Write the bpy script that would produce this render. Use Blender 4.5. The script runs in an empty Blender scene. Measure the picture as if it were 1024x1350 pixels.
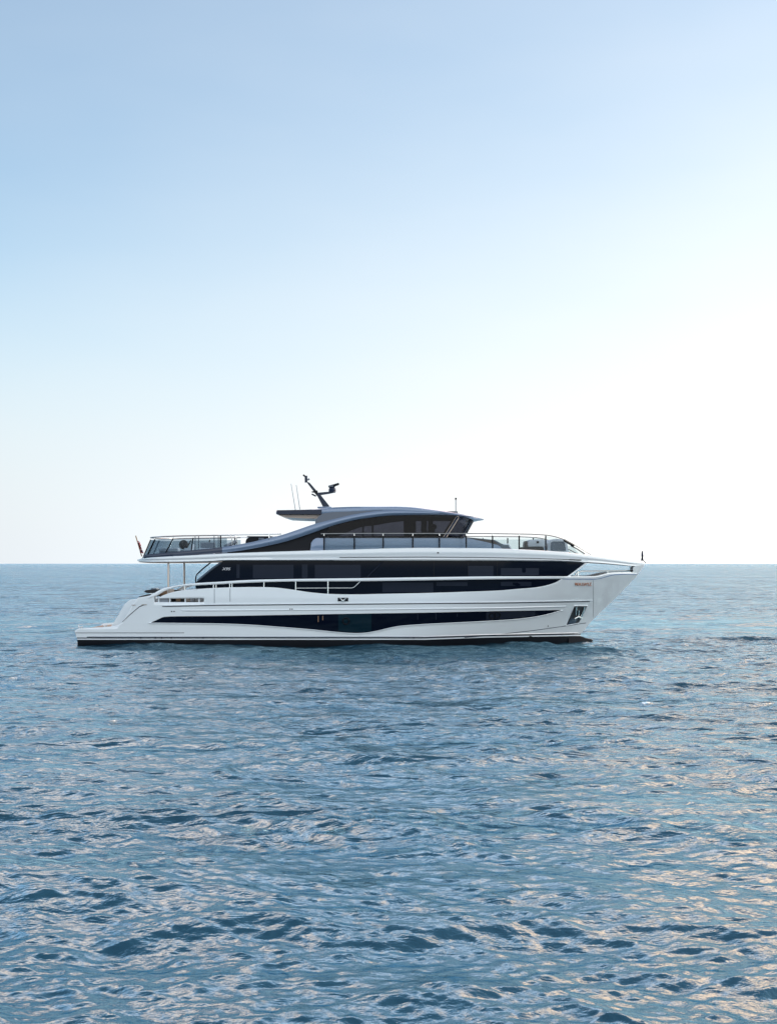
import bpy, bmesh, math, random
import numpy as np
from mathutils import Vector, Matrix
random.seed(7); np.random.seed(7)
R = math.radians
S = bpy.context.scene
COL = S.collection

# ------------------------------------------------------------------ camera
F, H, HY, CX, YC = 1650.0, 4.19, 743.0, 512.0, 67.4     # focal (px of 1024x1350), eye height, horizon row, centre column, yacht centreline
cam_d = bpy.data.cameras.new('camera'); cam = bpy.data.objects.new('camera', cam_d); COL.objects.link(cam)
cam.location = (0, 0, H); cam.rotation_euler = (R(90), 0, 0)
cam_d.sensor_fit = 'VERTICAL'; cam_d.sensor_height = 36.0; cam_d.lens = 36.0 * F / 1350.0
cam_d.shift_y = (HY - 675.0) / 1350.0
cam_d.clip_start = 0.2; cam_d.clip_end = 90000.0
S.camera = cam

# ------------------------------------------------------------------ light
SUN_EL, SUN_AZ = 34.0, 78.0                               # azimuth clockwise from the viewing direction (+Y) to the right (+X)
w = bpy.data.worlds.new('World'); S.world = w; w.use_nodes = True
nt = w.node_tree; nt.nodes.clear(); N = nt.nodes.new; LK = nt.links.new
out = N('ShaderNodeOutputWorld'); bg = N('ShaderNodeBackground'); sky = N('ShaderNodeTexSky')
sky.sky_type = 'NISHITA'; sky.sun_disc = False
sky.sun_elevation = R(SUN_EL); sky.sun_rotation = R(SUN_AZ)
sky.air_density = 1.0; sky.dust_density = 1.0; sky.ozone_density = 3.0; sky.altitude = 0
# horizon haze: deeper towards the sun, thin away from it; warm patches added above the frame to tint the water
tc = N('ShaderNodeTexCoord'); sx = N('ShaderNodeSeparateXYZ'); LK(tc.outputs['Generated'], sx.inputs[0])
def mth(op, a, b=None, c=None):
    n = N('ShaderNodeMath'); n.operation = op
    for i, v in enumerate((a, b, c)):
        if v is None: continue
        if isinstance(v, (int, float)): n.inputs[i].default_value = v
        else: LK(v, n.inputs[i])
    return n.outputs[0]
back = mth('MAXIMUM', mth('MULTIPLY', sx.outputs[1], -1.0), 0.0)                    # added fill: sky behind the camera brightened to light the hull side
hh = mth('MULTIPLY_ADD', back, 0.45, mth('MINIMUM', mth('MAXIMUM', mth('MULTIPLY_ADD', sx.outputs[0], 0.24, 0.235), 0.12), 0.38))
q = mth('DIVIDE', mth('MAXIMUM', sx.outputs[2], 0.0), hh)
fac0 = mth('MULTIPLY_ADD', mth('EXPONENT', mth('MULTIPLY', mth('MULTIPLY', q, q), -1.0)), 0.77, 0.22)
m0 = N('ShaderNodeMapping'); m0.inputs['Scale'].default_value = (1.0, 1.0, 3.2); n0 = N('ShaderNodeTexNoise'); n0.inputs['Scale'].default_value = 2.2; n0.inputs['Detail'].default_value = 4
LK(tc.outputs['Generated'], m0.inputs[0]); LK(m0.outputs[0], n0.inputs['Vector'])
fac = mth('MINIMUM', mth('MAXIMUM', mth('ADD', fac0, mth('MULTIPLY_ADD', n0.outputs[0], 0.34, -0.15)), 0.0), 0.97)
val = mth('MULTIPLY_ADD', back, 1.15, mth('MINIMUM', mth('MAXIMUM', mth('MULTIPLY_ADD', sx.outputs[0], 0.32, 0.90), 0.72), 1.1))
q2 = mth('DIVIDE', sx.outputs[2], 0.07)                     # glare low over the sunward horizon
glare = mth('MULTIPLY', mth('EXPONENT', mth('MULTIPLY', mth('MULTIPLY', q2, q2), -1.0)), mth('MINIMUM', mth('MAXIMUM', mth('MULTIPLY_ADD', sx.outputs[0], 2.6, 0.75), 0.0), 1.0))
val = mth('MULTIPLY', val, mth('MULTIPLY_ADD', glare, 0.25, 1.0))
hz = N('ShaderNodeMixRGB'); hz.blend_type = 'MULTIPLY'; hz.inputs[0].default_value = 1.0
hcol = N('ShaderNodeMixRGB'); hcol.inputs[1].default_value = (6.2, 6.6, 6.95, 1); hcol.inputs[2].default_value = (6.75, 6.7, 6.5, 1)
LK(mth('MINIMUM', mth('MAXIMUM', mth('MULTIPLY_ADD', sx.outputs[0], 2.0, 0.45), 0.0), 1.0), hcol.inputs[0]); LK(hcol.outputs[0], hz.inputs[1]); LK(val, hz.inputs[2])
skt = N('ShaderNodeMixRGB'); skt.blend_type = 'MULTIPLY'; skt.inputs[0].default_value = 1.0; skt.inputs[2].default_value = (1.22, 1.33, 1.20, 1); LK(sky.outputs[0], skt.inputs[1])
m1 = N('ShaderNodeMixRGB'); LK(fac, m1.inputs[0]); LK(skt.outputs[0], m1.inputs[1]); LK(hz.outputs[0], m1.inputs[2])
mp = N('ShaderNodeMapping'); mp.inputs['Scale'].default_value = (1.6, 1.6, 4.5)
nz = N('ShaderNodeTexNoise'); nz.inputs['Scale'].default_value = 1.3; nz.inputs['Detail'].default_value = 2
rp = N('ShaderNodeValToRGB'); rp.color_ramp.elements[0].position = 0.25; rp.color_ramp.elements[1].position = 0.62
el = N('ShaderNodeMapRange'); el.interpolation_type = 'SMOOTHSTEP'
for k, v in zip(('From Min', 'From Max', 'To Min', 'To Max'), (0.42, 0.46, 0.0, 0.9)): el.inputs[k].default_value = v
el2 = N('ShaderNodeMapRange'); el2.interpolation_type = 'SMOOTHSTEP'; LK(sx.outputs[2], el2.inputs['Value'])
for k, v in zip(('From Min', 'From Max', 'To Min', 'To Max'), (0.56, 0.72, 1.0, 0.0)): el2.inputs[k].default_value = v
front = mth('MULTIPLY', el2.outputs[0], mth('MINIMUM', mth('MAXIMUM', mth('MULTIPLY', sx.outputs[1], 4.0), 0.0), 1.0))
# bright band added above the frame to brighten the water; warm patches tint its reflections
water_fill = N('ShaderNodeMixRGB'); water_fill.inputs[2].default_value = (15.0, 22.0, 30.0, 1)
vm = N('ShaderNodeMapRange'); vm.interpolation_type = 'SMOOTHSTEP'; LK(sx.outputs[2], vm.inputs['Value'])
for k, v in zip(('From Min', 'From Max', 'To Min', 'To Max'), (0.41, 0.50, 0.0, 0.85)): vm.inputs[k].default_value = v
ve = N('ShaderNodeMapRange'); ve.interpolation_type = 'SMOOTHSTEP'; LK(sx.outputs[2], ve.inputs['Value'])
for k, v in zip(('From Min', 'From Max', 'To Min', 'To Max'), (0.42, 0.80, 1.0, 0.0)): ve.inputs[k].default_value = v
fy = mth('MINIMUM', mth('MAXIMUM', mth('MULTIPLY', sx.outputs[1], 3.0), 0.0), 1.0)
LK(mth('MULTIPLY', fy, mth('MULTIPLY', vm.outputs[0], ve.outputs[0])), water_fill.inputs[0]); LK(m1.outputs[0], water_fill.inputs[1])
def warm_patch(az, elv, wid):
    d = (math.sin(R(az)) * math.cos(R(elv)), math.cos(R(az)) * math.cos(R(elv)), math.sin(R(elv)))
    n = N('ShaderNodeVectorMath'); n.operation = 'DOT_PRODUCT'; LK(tc.outputs['Generated'], n.inputs[0]); n.inputs[1].default_value = d
    return mth('EXPONENT', mth('DIVIDE', mth('ADD', n.outputs['Value'], -1.0), 1 - math.cos(R(wid))))
mc = N('ShaderNodeMixRGB'); mc.inputs[2].default_value = (58.0, 29.0, 16.0, 1)
LK(tc.outputs['Generated'], mp.inputs[0]); LK(mp.outputs[0], nz.inputs['Vector']); LK(nz.outputs[0], rp.inputs[0])
LK(sx.outputs[2], el.inputs['Value'])
warm_patches = mth('ADD', mth('MULTIPLY', warm_patch(24, 29, 11.5), 2.4), mth('MULTIPLY', warm_patch(-16, 29, 9.5), 0.9))
LK(mth('MINIMUM', mth('MULTIPLY', warm_patches, mth('MULTIPLY', front, mth('MULTIPLY', rp.outputs[0], el.outputs[0]))), 1.0), mc.inputs[0]); LK(water_fill.outputs[0], mc.inputs[1])
LK(mc.outputs[0], bg.inputs[0]); LK(bg.outputs[0], out.inputs[0])
bg.inputs[1].default_value = 0.15

sd = bpy.data.lights.new('sun', 'SUN'); sun = bpy.data.objects.new('sun', sd); COL.objects.link(sun)
sd.energy = 2.6; sd.angle = R(0.6); sd.color = (1.0, 0.9, 0.78)
dirv = Vector((math.sin(R(SUN_AZ)) * math.cos(R(SUN_EL)), math.cos(R(SUN_AZ)) * math.cos(R(SUN_EL)), math.sin(R(SUN_EL))))
sun.rotation_euler = (-dirv).to_track_quat('-Z', 'Y').to_euler()
S.view_settings.view_transform = 'Standard'; S.view_settings.look = 'None'
S.view_settings.gamma = 1.0; S.view_settings.exposure = 0.17
S.render.engine = 'CYCLES'
S.cycles.use_denoising = True; S.cycles.denoiser = 'OPENIMAGEDENOISE'; S.cycles.denoising_input_passes = 'RGB_ALBEDO_NORMAL'; S.cycles.denoising_prefilter = 'ACCURATE'
S.cycles.max_bounces = 8; S.cycles.transparent_max_bounces = 12; S.cycles.caustics_reflective = False
S.cycles.sample_clamp_indirect = 6.0; S.cycles.sample_clamp_direct = 12.0

# ------------------------------------------------------------------ materials
def mat(name, col, rough=0.4, metal=0.0, coat=0.0, spec=0.5, noise=0.0, nscale=6.0, emis=None):
    m = bpy.data.materials.new(name); m.use_nodes = True
    n = m.node_tree; b = n.nodes['Principled BSDF']
    b.inputs['Base Color'].default_value = (*col, 1); b.inputs['Roughness'].default_value = rough
    b.inputs['Metallic'].default_value = metal; b.inputs['Coat Weight'].default_value = coat
    b.inputs['Specular IOR Level'].default_value = spec; b.inputs['Coat Roughness'].default_value = 0.05
    if noise:
        t = n.nodes.new('ShaderNodeTexCoord'); z = n.nodes.new('ShaderNodeTexNoise'); z.inputs['Scale'].default_value = nscale
        z.inputs['Detail'].default_value = 6
        r = n.nodes.new('ShaderNodeMixRGB')
        r.inputs[1].default_value = (*[c * (1 - noise) for c in col], 1); r.inputs[2].default_value = (*[min(1, c * (1 + noise)) for c in col], 1)
        n.links.new(t.outputs['Object'], z.inputs['Vector']); n.links.new(z.outputs[0], r.inputs[0])
        n.links.new(r.outputs[0], b.inputs['Base Color'])
        g = n.nodes.new('ShaderNodeMapRange'); g.inputs['To Min'].default_value = rough * 0.8; g.inputs['To Max'].default_value = rough * 1.25
        n.links.new(z.outputs[0], g.inputs['Value']); n.links.new(g.outputs[0], b.inputs['Roughness'])
    return m
def glassmat(name, tintc, gloss=0.25, rough=0.02):
    m = bpy.data.materials.new(name); m.use_nodes = True; n = m.node_tree; n.nodes.clear()
    o = n.nodes.new('ShaderNodeOutputMaterial'); t = n.nodes.new('ShaderNodeBsdfTransparent'); g = n.nodes.new('ShaderNodeBsdfGlossy')
    x = n.nodes.new('ShaderNodeMixShader'); fr = n.nodes.new('ShaderNodeFresnel'); fr.inputs[0].default_value = 1.45
    t.inputs[0].default_value = (*tintc, 1); g.inputs[1].default_value = rough
    k = n.nodes.new('ShaderNodeMath'); k.operation = 'MULTIPLY'; k.inputs[1].default_value = gloss
    n.links.new(fr.outputs[0], k.inputs[0]); n.links.new(k.outputs[0], x.inputs[0]); n.links.new(t.outputs[0], x.inputs[1]); n.links.new(g.outputs[0], x.inputs[2]); n.links.new(x.outputs[0], o.inputs[0])
    return m
M = dict(
    white=mat('white_gelcoat', (0.77, 0.83, 0.87), 0.2, coat=1.0, noise=0.02, nscale=1.2),
    black=mat('black_antifouling', (0.004, 0.005, 0.008), 0.45, spec=0.15, noise=0.3, nscale=2.5),
    line=mat('dark_groove', (0.03, 0.035, 0.05), 0.5),
    navy=mat('navy_paint', (0.014, 0.022, 0.045), 0.3, spec=0.25),
    silver=mat('silver_blue_paint', (0.14, 0.19, 0.28), 0.28, metal=0.45, coat=0.5),
    slate=mat('slate_paint', (0.045, 0.065, 0.10), 0.35, metal=0.3, coat=0.4),
    glass=mat('black_glass', (0.002, 0.004, 0.012), 0.04, spec=0.09),
    glass2=mat('window_blind_behind_glass', (0.016, 0.021, 0.036), 0.06, spec=0.09),
    teal=mat('teal_window_glass', (0.003, 0.014, 0.024), 0.05, spec=0.16),
    gold=mat('warm_lamp_brass', (0.35, 0.20, 0.12), 0.3, metal=0.5),
    rail=mat('satin_rail_steel', (0.30, 0.29, 0.28), 0.3, metal=0.9),
    chrome=mat('polished_steel', (0.75, 0.74, 0.72), 0.18, metal=1.0),
    copper=mat('copper_letters', (0.30, 0.13, 0.08), 0.3, metal=0.8),
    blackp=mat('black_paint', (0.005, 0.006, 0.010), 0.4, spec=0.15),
    soffit=mat('warm_soffit', (0.50, 0.40, 0.33), 0.35, coat=0.3),
    teak=mat('teak', (0.30, 0.19, 0.11), 0.6, noise=0.25, nscale=9),
    pole=mat('steel_column', (0.55, 0.47, 0.42), 0.3, metal=0.7),
    fabric=mat('pale_fabric', (0.55, 0.58, 0.63), 0.85, noise=0.06, nscale=5),
    greyf=mat('grey_fabric', (0.22, 0.25, 0.29), 0.85, noise=0.1, nscale=5),
    wicker=mat('dark_wicker', (0.015, 0.015, 0.018), 0.7, noise=0.4, nscale=30),
    red=mat('flag_red', (0.35, 0.02, 0.03), 0.8), flagw=mat('flag_white', (0.7, 0.7, 0.7), 0.8), flagn=mat('flag_navy', (0.01, 0.012, 0.06), 0.8),
    bal=glassmat('balustrade_glass', (0.82, 0.86, 0.87)),
    aftglass=glassmat('smoked_balustrade_glass', (0.62, 0.68, 0.72)),
    house=glassmat('tinted_deckhouse_glass', (0.40, 0.41, 0.45)),
)

# ------------------------------------------------------------------ helpers
def obj(name, bm, m, parent=None, smooth=True, auto=35):
    bmesh.ops.remove_doubles(bm, verts=bm.verts, dist=0.0004)
    bmesh.ops.recalc_face_normals(bm, faces=bm.faces)
    me = bpy.data.meshes.new(name); bm.to_mesh(me); bm.free()
    for x in (m if isinstance(m, (list, tuple)) else [m]): me.materials.append(M[x] if isinstance(x, str) else x)
    if smooth:
        me.shade_smooth(); me.set_sharp_from_angle(angle=R(auto))
    o = bpy.data.objects.new(name, me); COL.objects.link(o)
    if parent:
        o.parent = parent
        pm = Matrix.Translation(parent.location) if parent.parent is None else None
        o.matrix_parent_inverse = (Matrix.Translation(parent.location).inverted() if pm is not None else Matrix.Identity(4))
        if parent.parent is not None: o.matrix_parent_inverse = Matrix.Identity(4)
    return o
def empty(name, label, cat, loc, group=None):
    o = bpy.data.objects.new(name, None); COL.objects.link(o); o.location = loc; o.empty_display_size = 0.3
    o['label'] = label; o['category'] = cat
    if group: o['group'] = group
    return o
def tag(o, label, cat, group=None):
    o['label'] = label; o['category'] = cat
    if group: o['group'] = group
def pchip(pts):
    x = np.array([p[0] for p in pts], float); y = np.array([p[1] for p in pts], float)
    h = np.diff(x); d = np.diff(y) / h; m = np.zeros(len(x)); m[0] = d[0]; m[-1] = d[-1]
    for i in range(1, len(x) - 1):
        if d[i - 1] * d[i] > 0:
            w1 = 2 * h[i] + h[i - 1]; w2 = h[i] + 2 * h[i - 1]; m[i] = (w1 + w2) / (w1 / d[i - 1] + w2 / d[i])
    def f(v):
        v = min(max(v, x[0]), x[-1]); i = min(max(int(np.searchsorted(x, v)) - 1, 0), len(x) - 2)
        t = (v - x[i]) / h[i]
        return float((1 + 2*t) * (1-t)**2 * y[i] + t * (1-t)**2 * h[i] * m[i] + t*t*(3-2*t) * y[i+1] + t*t*(t-1) * h[i] * m[i+1])
    return f
def lin(pts):
    x = [p[0] for p in pts]; y = [p[1] for p in pts]
    return lambda v: float(np.interp(v, x, y))
def const(v): return lambda *a: v
def Zof(py, Y): return H - (py - HY) * Y / F
def Xof(px, Y): return (px - CX) * Y / F
def pxof(X, Y): return CX + F * X / Y

stem = lin([(-1, 10.33), (0.39, 10.33), (1.25, 11.06), (2.52, 12.40), (3.6, 13.42), (4.13, 13.80), (5.5, 14.6)])
def hb(X, Z):                                            # half beam of the hull
    Z = min(max(Z, -1.0), 4.6); xs = stem(Z)
    k = min(max(Z / 3.6, 0), 1); x0 = -1.0 + 4.0 * k; p = 1.75 + 0.75 * k
    B = 3.14 + 0.26 * min(1, max(0, Z / 2.4))
    t = min(max((X - x0) / (xs - x0), 0), 1)
    b = B * (1 - t ** p)
    if X < -6: b *= 1 - 0.10 * ((-6 - X) / 10) ** 2
    return b
def surf(px, py, fn, off=0.0):
    X = Xof(px, 64.2); Z = Zof(py, 64.2)
    for _ in range(14):
        Y = YC - fn(X, Z) - off
        X = 0.5 * X + 0.5 * Xof(px, Y); Z = Zof(py, Y)
    Y = YC - fn(X, Z) - off
    return (Xof(px, Y), Y, Zof(py, Y))
def strip(name, pxs, top, bot, fn, t, m, parent, rows=2, off=0.0, both=True, bulge=0.0, rowmat=None, bm_only=False):
    """a thick skin that follows the surface 'fn' between two edge lines"""
    obs = []
    for side in ((1, -1) if both else (1,)):
        bm = bmesh.new(); O = []; I = []
        for px in pxs:
            a, b = top(px), bot(px); o_, i_ = [], []
            for r in range(rows):
                v = r / (rows - 1); bl = bulge * (1 - (2 * v - 1) ** 2)
                x, y, z = surf(px, a + (b - a) * v, fn, off + bl)
                y2 = y + t
                if side < 0: y, y2 = 2 * YC - y, 2 * YC - y2
                o_.append(bm.verts.new((x, y, z))); i_.append(bm.verts.new((x, y2, z)))
            O.append(o_); I.append(i_)
        n = len(pxs)
        for i in range(n - 1):
            for r in range(rows - 1):
                bm.faces.new((O[i][r], O[i+1][r], O[i+1][r+1], O[i][r+1]))
                bm.faces.new((I[i][r], I[i][r+1], I[i+1][r+1], I[i+1][r]))
            bm.faces.new((O[i][0], I[i][0], I[i+1][0], O[i+1][0])); bm.faces.new((O[i][-1], O[i+1][-1], I[i+1][-1], I[i][-1]))
        for i in (0, n - 1):
            for r in range(rows - 1):
                bm.faces.new((O[i][r], O[i][r+1], I[i][r+1], I[i][r]))
        bmesh.ops.dissolve_degenerate(bm, dist=0.0002, edges=bm.edges)
        obs.append(obj(name, bm, m, parent))
    return obs
def rng(a, b, step=6.0):
    n = max(2, int(abs(b - a) / step) + 1); return list(np.linspace(a, b, n))
def add_tube(bm, pts, r, seg=8, r2=None, closed=False):
    pts = [Vector(p) for p in pts]; n = len(pts); rings = []
    for i, p in enumerate(pts):
        d = (pts[min(i+1, n-1)] - pts[max(i-1, 0)]).normalized()
        up = Vector((0, 0, 1)) if abs(d.z) < 0.9 else Vector((0, 1, 0))
        a = d.cross(up).normalized(); b = a.cross(d).normalized()
        rr = r if r2 is None else r + (r2 - r) * i / (n - 1)
        rings.append([bm.verts.new(p + a * rr * math.cos(2*math.pi*k/seg) + b * rr * math.sin(2*math.pi*k/seg)) for k in range(seg)])
    for i in range(n - 1):
        for k in range(seg): bm.faces.new((rings[i][k], rings[i][(k+1) % seg], rings[i+1][(k+1) % seg], rings[i+1][k]))
    bm.faces.new(rings[0]); bm.faces.new(rings[-1][::-1])
def tube(name, pts, r, m, parent, **k):
    bm = bmesh.new(); add_tube(bm, pts, r, **k); return obj(name, bm, m, parent, auto=50)
def add_box(bm, c, s, bev=0.0, rot=None, seg=2):
    r = bmesh.ops.create_cube(bm, size=1.0); vs = r['verts']
    bmesh.ops.scale(bm, vec=s, verts=vs)
    if bev:
        es = list({e for v in vs for e in v.link_edges})
        q = bmesh.ops.bevel(bm, geom=es, offset=bev, segments=seg, affect='EDGES', profile=0.5)
        vs = list({v for f in q['faces'] for v in f.verts} | {v for v in vs if v.is_valid})
    if rot is not None: bmesh.ops.rotate(bm, cent=(0, 0, 0), matrix=rot, verts=vs)
    bmesh.ops.translate(bm, vec=c, verts=vs)
def box(name, c, s, m, parent, bev=0.0, rot=None, seg=2):
    bm = bmesh.new(); add_box(bm, c, s, bev, rot, seg); return obj(name, bm, m, parent)
def prism(name, poly, y0, y1, m, parent, bev=0.0):
    """polygon in (X, Z) extruded across from y0 to y1"""
    bm = bmesh.new(); a = [bm.verts.new((x, y0, z)) for x, z in poly]; b = [bm.verts.new((x, y1, z)) for x, z in poly]
    n = len(poly); bm.faces.new(a); bm.faces.new(b[::-1])
    for i in range(n): bm.faces.new((a[i], b[i], b[(i+1) % n], a[(i+1) % n]))
    if bev: bmesh.ops.bevel(bm, geom=list(bm.edges), offset=bev, segments=2, affect='EDGES')
    return obj(name, bm, m, parent)
def pix(poly, Y): return [(Xof(x, Y), Zof(y, Y)) for x, y in poly]
def loft(name, rings, m, parent, closed=True, cap=True):
    bm = bmesh.new(); V = [[bm.verts.new(p) for p in r] for r in rings]; n = len(rings[0])
    for i in range(len(V) - 1):
        for k in range(n if closed else n - 1): bm.faces.new((V[i][k], V[i][(k+1) % n], V[i+1][(k+1) % n], V[i+1][k]))
    if cap:
        bm.faces.new(V[0]); bm.faces.new(V[-1][::-1])
    return obj(name, bm, m, parent)
def text(name, body, size, m, parent, loc, extr=0.012, shear=0.0, sx=1.0, rotz=0.0):
    cu = bpy.data.curves.new(name, 'FONT'); cu.body = body; cu.size = size; cu.extrude = extr; cu.shear = shear; cu.offset = 0.004
    cu.align_x = 'CENTER'; cu.align_y = 'CENTER'
    to = bpy.data.objects.new(name, cu); COL.objects.link(to)
    dg = bpy.context.evaluated_depsgraph_get(); me = bpy.data.meshes.new_from_object(to.evaluated_get(dg))
    bpy.data.objects.remove(to); bpy.data.curves.remove(cu)
    me.transform(Matrix.Translation(loc) @ Matrix.Rotation(rotz, 4, 'Z') @ Matrix.Rotation(R(90), 4, 'X') @ Matrix.Diagonal((sx, 1, 1, 1)))
    me.materials.clear(); me.materials.append(M[m])
    bm = bmesh.new(); bm.from_mesh(me); bpy.data.meshes.remove(me)
    return obj(name, bm, m, parent, smooth=False)

# ------------------------------------------------------------------ the sea
def build_sea():
    ang = np.radians(np.concatenate([np.arange(-180, -60, 4.0), np.arange(-60, -24, 0.9), np.linspace(-24, 24, 400), np.arange(24.9, 60, 0.9), np.arange(60, 180, 4.0)]))
    rr = [1.2]
    while rr[-1] < 60000:
        d = rr[-1]; rr.append(d * (1 + (0.02 if d < 8 else 0.0026 if d < 120 else 0.004 if d < 420 else 0.04)))
    rr = np.array(rr); A, D = np.meshgrid(ang, rr)
    X = D * np.sin(A); Y = D * np.cos(A); Z = np.zeros_like(X)
    dr = np.gradient(rr)[:, None] * np.ones_like(X)
    da = np.gradient(ang)[None, :] * D
    rs = np.random.RandomState(11)
    # wind patches: where the chop is stronger or calmer
    P = np.zeros_like(X)
    for i in range(14):
        lam = rs.uniform(9, 60); th = rs.uniform(0, 2 * np.pi)
        P += np.cos(2*np.pi*(X*np.cos(th)*0.35 + Y*np.sin(th))/lam + rs.uniform(0, 6.28)) * (lam / 60) ** 0.35
    P = P / 4.5
    for i in range(10):
        l2 = rs.uniform(3.0, 9.0); th = rs.uniform(0, 2 * np.pi)
        P += 0.10 * np.cos(2*np.pi*(X*np.cos(th)*0.5 + Y*np.sin(th))/l2 + rs.uniform(0, 6.28))
    calm = np.clip(1.0 + 0.26 * P, 0.55, 1.45)
    # slick water left around and behind the slowly drifting hull
    wob = 6 * np.sin(X / 7.0) + 3 * np.sin(X / 3.1 + 1)
    slick = np.exp(-(((Y - 86 - wob) / 18.0) ** 2)) * (1 / (1 + np.exp((np.abs(X) - 60) / 8))) / (1 + np.exp((73 - Y) / 2.0))
    calm *= 1 - 0.50 * slick
    n = 170
    lam = 0.12 * (9 / 0.12) ** np.linspace(0, 1, n)
    lam = lam * rs.uniform(0.93, 1.07, n)
    main = R(-104); lost = np.zeros_like(X); tot = 0.0; DX = np.zeros_like(X); DY = np.zeros_like(X)
    for L in lam:
        spread = 0.36 if L > 2 else 0.60
        th = main + rs.normal(0, spread); k = 2 * np.pi / L
        slope = 0.0252 * float(np.interp(math.log(L), [math.log(v) for v in (0.12, 0.4, 0.9, 1.8, 3.5, 9)], [1.35, 1.35, 1.05, 0.80, 0.60, 0.42]))
        a = slope / k
        kx, ky = k * np.cos(th), k * np.sin(th)
        step = np.maximum(dr * np.abs(np.sin(A) * np.cos(th) + np.cos(A) * np.sin(th)), da * np.abs(np.cos(A) * np.cos(th) - np.sin(A) * np.sin(th)))
        fade = np.clip((L / np.maximum(step, 1e-6) - 2.6) / 2.6, 0, 1)
        ph = kx * X + ky * Y + rs.uniform(0, 6.28)
        amp = a * fade * (calm if L < 4 else 1.0)
        lost += slope ** 2 * (1 - fade ** 2); tot += slope ** 2
        c = np.cos(ph - 0.15 * np.cos(ph))                      # steeper on the side the wind drives forward
        Z += amp * c; s_ = amp * np.sin(ph); DX -= 0.5 * s_ * np.cos(th); DY -= 0.5 * s_ * np.sin(th)
    print('SEA slope rms', (tot / 2) ** .5, 'Hs', 4 * Z[np.abs(Y - 30) < 10].std())
    lost = np.sqrt(lost / tot); lost = np.clip(lost * calm, 0, 1.5); X = X + DX; Y = Y + DY
    nr, na = X.shape
    verts = np.stack([X, Y, Z], -1).reshape(-1, 3).astype(np.float32)
    idx = np.arange(nr * na).reshape(nr, na)
    nxt = np.roll(idx, -1, axis=1)
    q = np.stack([idx[:-1], nxt[:-1], nxt[1:], idx[1:]], -1).reshape(-1, 4)[:, ::-1]
    tri_c = len(verts)
    verts = np.vstack([verts, [[0, 0, 0]]]).astype(np.float32)
    fan = np.stack([idx[0], nxt[0], np.full(na, tri_c)], -1)
    me = bpy.data.meshes.new('sea')
    me.vertices.add(len(verts)); me.vertices.foreach_set('co', verts.ravel())
    loops = np.concatenate([q.ravel(), fan.ravel()]); me.loops.add(len(loops)); me.loops.foreach_set('vertex_index', loops.astype(np.int32))
    ls = np.concatenate([np.arange(len(q)) * 4, len(q) * 4 + np.arange(len(fan)) * 3]).astype(np.int32)
    me.polygons.add(len(ls)); me.polygons.foreach_set('loop_start', ls)
    me.update(); me.validate(); me.shade_smooth()
    at = me.attributes.new('ruffle', 'FLOAT', 'POINT'); at.data.foreach_set('value', np.append(calm.ravel(), 1).astype(np.float32))
    at = me.attributes.new('unresolved', 'FLOAT', 'POINT'); at.data.foreach_set('value', np.append(lost.ravel(), 0).astype(np.float32))
    o = bpy.data.objects.new('sea', me); COL.objects.link(o); o['kind'] = 'structure'; o.location.z = -0.05
    if me.polygons[len(q) // 2].normal.z < 0: me.flip_normals()
    m = bpy.data.materials.new('sea_water'); m.use_nodes = True; n = m.node_tree; b = n.nodes['Principled BSDF']
    n.nodes.remove(b); mo = n.nodes['Material Output']
    df = n.nodes.new('ShaderNodeBsdfDiffuse'); df.inputs[0].default_value = (0.0008, 0.029, 0.052, 1)
    gl = n.nodes.new('ShaderNodeBsdfGlossy'); gl.inputs[0].default_value = (0.60, 0.865, 1.0, 1)
    fr = n.nodes.new('ShaderNodeFresnel'); fr.inputs[0].default_value = 1.95
    mx = n.nodes.new('ShaderNodeMixShader'); n.links.new(fr.outputs[0], mx.inputs[0]); n.links.new(df.outputs[0], mx.inputs[1]); n.links.new(gl.outputs[0], mx.inputs[2]); n.links.new(mx.outputs[0], mo.inputs[0])
    g = n.nodes.new('ShaderNodeNewGeometry'); a_ = n.nodes.new('ShaderNodeAttribute'); a_.attribute_name = 'ruffle'
    prev = None
    u_ = n.nodes.new('ShaderNodeAttribute'); u_.attribute_name = 'unresolved'
    # ripples everywhere; the chop that the mesh is too coarse to carry far out comes back as bump
    for sc, dist, st, stretch, src in ((0.09, 2.6, 0.9, (0.40, 1.3, 1), u_), (0.35, 0.8, 0.9, (0.7, 1.2, 1), u_), (1.3, 0.26, 1.0, (0.7, 1.2, 1), u_), (5.0, 0.034, 0.45, (0.8, 1.3, 1), a_), (13.0, 0.011, 0.4, (1, 1.3, 1), a_)):
        mp = n.nodes.new('ShaderNodeMapping'); mp.inputs['Scale'].default_value = stretch; mp.inputs['Rotation'].default_value = (0, 0, R(12))
        z = n.nodes.new('ShaderNodeTexNoise'); z.inputs['Scale'].default_value = sc; z.inputs['Detail'].default_value = 4; z.inputs['Roughness'].default_value = 0.55
        z.inputs['Distortion'].default_value = 0.6
        bp = n.nodes.new('ShaderNodeBump'); bp.inputs['Distance'].default_value = dist
        mu = n.nodes.new('ShaderNodeMath'); mu.operation = 'MULTIPLY'; mu.inputs[1].default_value = st
        n.links.new(src.outputs['Fac'], mu.inputs[0]); n.links.new(mu.outputs[0], bp.inputs['Strength'])
        n.links.new(g.outputs['Position'], mp.inputs[0]); n.links.new(mp.outputs[0], z.inputs['Vector']); n.links.new(z.outputs[0], bp.inputs['Height'])
        if prev: n.links.new(prev.outputs[0], bp.inputs['Normal'])
        prev = bp
    ro = n.nodes.new('ShaderNodeMath'); ro.operation = 'MULTIPLY_ADD'; ro.inputs[1].default_value = 0.18; ro.inputs[2].default_value = 0.05
    n.links.new(u_.outputs['Fac'], ro.inputs[0]); n.links.new(ro.outputs[0], gl.inputs['Roughness'])
    for q_ in (df, gl, fr): n.links.new(prev.outputs[0], q_.inputs['Normal'])
    me.materials.append(m)
build_sea()

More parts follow.
